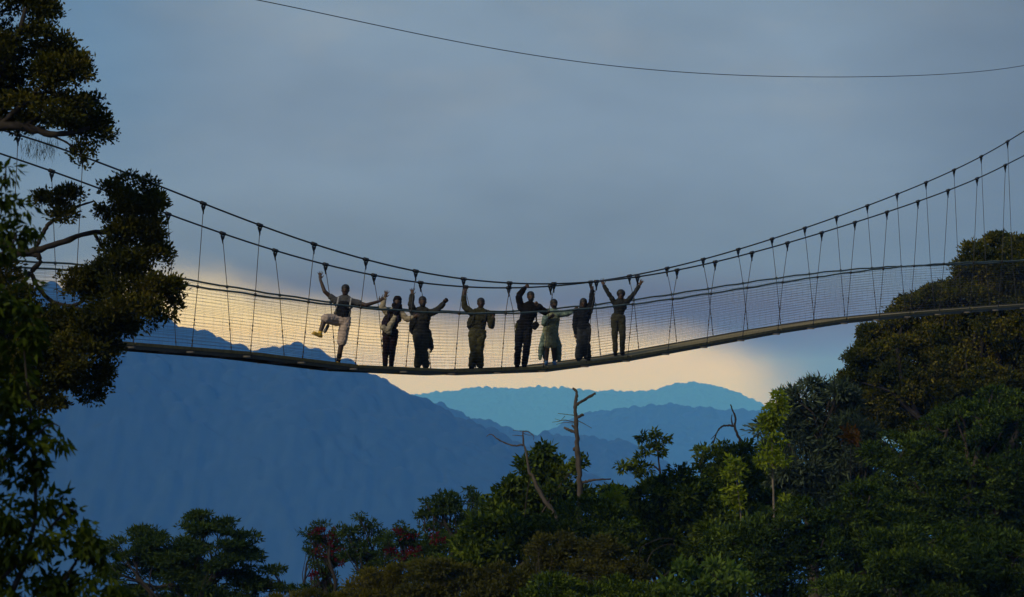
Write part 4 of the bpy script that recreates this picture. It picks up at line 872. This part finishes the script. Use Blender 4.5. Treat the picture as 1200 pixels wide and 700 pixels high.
    # right-hand mass
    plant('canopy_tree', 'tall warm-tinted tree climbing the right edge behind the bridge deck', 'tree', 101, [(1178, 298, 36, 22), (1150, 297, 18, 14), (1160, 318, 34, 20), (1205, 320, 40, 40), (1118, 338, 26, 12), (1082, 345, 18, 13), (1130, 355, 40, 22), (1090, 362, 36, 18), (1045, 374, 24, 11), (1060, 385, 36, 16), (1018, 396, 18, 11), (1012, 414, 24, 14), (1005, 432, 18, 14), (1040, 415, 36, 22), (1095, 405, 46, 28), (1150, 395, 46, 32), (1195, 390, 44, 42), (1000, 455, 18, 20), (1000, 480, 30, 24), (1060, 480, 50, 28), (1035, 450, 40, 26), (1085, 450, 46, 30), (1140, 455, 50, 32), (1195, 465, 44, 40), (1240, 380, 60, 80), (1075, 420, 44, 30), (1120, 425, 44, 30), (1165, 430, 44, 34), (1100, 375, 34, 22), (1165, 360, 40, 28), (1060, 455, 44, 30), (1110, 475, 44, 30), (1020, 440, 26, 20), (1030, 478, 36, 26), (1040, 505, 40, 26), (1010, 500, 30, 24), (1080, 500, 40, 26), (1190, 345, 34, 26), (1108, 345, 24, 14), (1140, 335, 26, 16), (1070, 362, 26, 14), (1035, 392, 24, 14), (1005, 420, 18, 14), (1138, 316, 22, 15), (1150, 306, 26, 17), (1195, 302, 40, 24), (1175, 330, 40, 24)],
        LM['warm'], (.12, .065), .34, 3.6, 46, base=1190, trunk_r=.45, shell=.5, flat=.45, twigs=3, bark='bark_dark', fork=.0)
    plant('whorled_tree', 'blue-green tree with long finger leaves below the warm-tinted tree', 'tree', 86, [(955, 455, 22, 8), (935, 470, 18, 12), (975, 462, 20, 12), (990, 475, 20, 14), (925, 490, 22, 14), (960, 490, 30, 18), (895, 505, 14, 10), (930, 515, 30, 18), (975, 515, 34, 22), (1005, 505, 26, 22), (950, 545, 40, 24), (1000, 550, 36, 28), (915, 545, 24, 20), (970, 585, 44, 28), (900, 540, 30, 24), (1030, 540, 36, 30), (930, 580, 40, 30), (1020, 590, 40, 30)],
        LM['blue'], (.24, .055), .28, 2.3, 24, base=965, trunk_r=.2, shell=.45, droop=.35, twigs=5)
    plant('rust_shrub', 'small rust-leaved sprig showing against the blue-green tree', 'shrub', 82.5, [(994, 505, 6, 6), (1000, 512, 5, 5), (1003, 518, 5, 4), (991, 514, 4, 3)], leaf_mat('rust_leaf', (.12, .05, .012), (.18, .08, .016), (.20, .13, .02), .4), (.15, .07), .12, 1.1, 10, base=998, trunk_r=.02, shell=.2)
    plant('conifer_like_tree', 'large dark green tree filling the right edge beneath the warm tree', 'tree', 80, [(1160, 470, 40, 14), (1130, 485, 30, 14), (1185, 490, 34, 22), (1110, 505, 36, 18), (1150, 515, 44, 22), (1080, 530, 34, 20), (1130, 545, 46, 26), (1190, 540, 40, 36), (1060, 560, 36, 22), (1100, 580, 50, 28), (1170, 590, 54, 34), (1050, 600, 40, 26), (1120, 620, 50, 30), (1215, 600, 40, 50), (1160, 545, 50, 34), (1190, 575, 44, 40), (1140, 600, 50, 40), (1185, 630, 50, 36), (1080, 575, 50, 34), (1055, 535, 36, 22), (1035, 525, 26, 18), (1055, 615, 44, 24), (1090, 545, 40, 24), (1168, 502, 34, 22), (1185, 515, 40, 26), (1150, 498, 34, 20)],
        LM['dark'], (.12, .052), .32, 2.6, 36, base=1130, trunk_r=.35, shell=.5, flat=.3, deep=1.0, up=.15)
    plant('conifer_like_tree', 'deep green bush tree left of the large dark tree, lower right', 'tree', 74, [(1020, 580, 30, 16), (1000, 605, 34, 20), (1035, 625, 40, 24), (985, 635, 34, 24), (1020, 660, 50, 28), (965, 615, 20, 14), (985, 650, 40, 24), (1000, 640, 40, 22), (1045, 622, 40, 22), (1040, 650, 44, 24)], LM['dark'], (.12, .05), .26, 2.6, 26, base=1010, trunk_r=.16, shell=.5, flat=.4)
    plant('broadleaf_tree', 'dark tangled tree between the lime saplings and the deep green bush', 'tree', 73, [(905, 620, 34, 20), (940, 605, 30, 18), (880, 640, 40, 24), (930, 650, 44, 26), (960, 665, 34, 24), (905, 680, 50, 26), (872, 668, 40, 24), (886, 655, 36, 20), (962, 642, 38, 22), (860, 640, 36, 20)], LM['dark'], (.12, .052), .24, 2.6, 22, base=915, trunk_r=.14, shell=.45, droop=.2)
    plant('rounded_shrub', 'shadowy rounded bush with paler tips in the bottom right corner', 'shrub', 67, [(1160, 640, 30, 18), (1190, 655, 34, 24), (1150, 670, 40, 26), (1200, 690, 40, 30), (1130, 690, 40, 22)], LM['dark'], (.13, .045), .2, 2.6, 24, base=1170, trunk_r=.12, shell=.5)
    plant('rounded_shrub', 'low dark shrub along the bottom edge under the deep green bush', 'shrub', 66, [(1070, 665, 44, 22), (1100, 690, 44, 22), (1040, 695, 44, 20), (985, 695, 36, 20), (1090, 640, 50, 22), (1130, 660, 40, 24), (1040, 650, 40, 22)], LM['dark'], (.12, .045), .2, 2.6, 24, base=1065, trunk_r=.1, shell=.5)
    plant('broadleaf_shrub', 'shrub with large fresh green leaves at the bottom edge, right of centre', 'shrub', 62, [(806, 672, 16, 10), (795, 685, 18, 12), (825, 690, 18, 12), (845, 664, 14, 8), (860, 680, 18, 12), (800, 700, 26, 12), (845, 700, 26, 12)], leaf_mat('fresh_leaf', (.04, .075, .018), (.075, .125, .024), (.12, .17, .035), .4), (.19, .075), .16, 1.3, 14, base=825, trunk_r=.05, shell=.3, droop=.3)
    # bushes along the bottom
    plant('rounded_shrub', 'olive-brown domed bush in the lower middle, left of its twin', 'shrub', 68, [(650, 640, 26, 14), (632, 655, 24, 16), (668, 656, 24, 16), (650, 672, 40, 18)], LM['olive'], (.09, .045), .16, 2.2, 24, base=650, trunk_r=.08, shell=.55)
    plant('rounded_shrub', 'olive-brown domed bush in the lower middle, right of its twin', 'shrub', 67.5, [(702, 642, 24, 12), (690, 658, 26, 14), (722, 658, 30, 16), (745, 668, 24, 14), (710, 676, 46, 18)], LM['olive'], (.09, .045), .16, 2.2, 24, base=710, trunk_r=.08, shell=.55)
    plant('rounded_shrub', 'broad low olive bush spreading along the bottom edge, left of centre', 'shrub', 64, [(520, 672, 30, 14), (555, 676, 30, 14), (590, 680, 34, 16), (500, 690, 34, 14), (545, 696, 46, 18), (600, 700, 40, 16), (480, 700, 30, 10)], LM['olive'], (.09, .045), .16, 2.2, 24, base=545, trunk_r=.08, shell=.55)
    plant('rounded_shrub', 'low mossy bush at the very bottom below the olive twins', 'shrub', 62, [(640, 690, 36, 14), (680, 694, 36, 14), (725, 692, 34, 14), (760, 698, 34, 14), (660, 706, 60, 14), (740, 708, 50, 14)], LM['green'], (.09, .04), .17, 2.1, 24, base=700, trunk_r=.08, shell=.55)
    plant('golden_shrub', 'golden-tipped shrub on the ridge edge below the red-flowered trees', 'shrub', 69, [(432, 676, 18, 8), (418, 686, 16, 8), (455, 672, 14, 7), (470, 668, 12, 6), (495, 662, 14, 7), (450, 684, 26, 10), (480, 680, 28, 12), (425, 698, 28, 8), (400, 700, 18, 5), (465, 698, 40, 12)], LM['gold'], (.085, .035), .14, 2.0, 22, base=450, trunk_r=.06, shell=.5)
    plant('golden_shrub', 'small golden-tipped shrub low at the bottom, left of the bigger golden one', 'shrub', 66, [(352, 699, 16, 5), (370, 697, 10, 6), (335, 704, 20, 6), (372, 706, 24, 7)], LM['gold'], (.085, .035), .13, 1.9, 20, base=355, trunk_r=.05, shell=.5)
    plant('rounded_shrub', 'green bush tucked behind the golden shrub and in front of the red trees', 'shrub', 72, [(500, 668, 22, 10), (530, 660, 22, 12), (545, 668, 22, 12), (520, 676, 34, 12)], LM['green'], (.09, .04), .17, 2.1, 24, base=525, trunk_r=.07, shell=.5)
    # bare arching vines
    v = empty('bare_vine', (P(770, 720, 70)[0], 70, float(ground_z(P(770, 720, 70)[0], 70))), 'thin bare arching stems tangled in front of the leafy mid-green tree', 'vine')
    wood(v, 'stem', 70, [([(775, 730), (765, 690), (757, 660), (765, 645), (782, 637), (795, 640)], .5, .2), ([(760, 668), (748, 652), (752, 640), (775, 630), (790, 632)], .4, .2), ([(772, 680), (790, 665), (815, 660), (835, 668)], .45, .2)], M['bark'], seed=31)
    # undergrowth on the slope
    n = 5200
    X = rng.uniform(-16, 34, n); Yy = rng.uniform(52, 112, n); Z = ground_z(X, Yy)
    c = np.stack([X, Yy, Z], -1); LBn = 26
    o = rng.normal(size=(n, LBn, 3)) * np.array([.35, .35, .28]); o[..., 2] = np.abs(o[..., 2])
    b = (c[:, None, :] + o).reshape(-1, 3); a = rng.normal(size=b.shape) + np.array([0, 0, .8]); a /= np.linalg.norm(a, axis=1)[:, None]
    V, Q = leaf_cards(b, .2, .08, a, 55)
    tag(mesh_np('undergrowth', V, Q, LM['under']), 'dense leafy undergrowth carpeting the slope between the trees', 'undergrowth', kind='stuff')
build_plants()
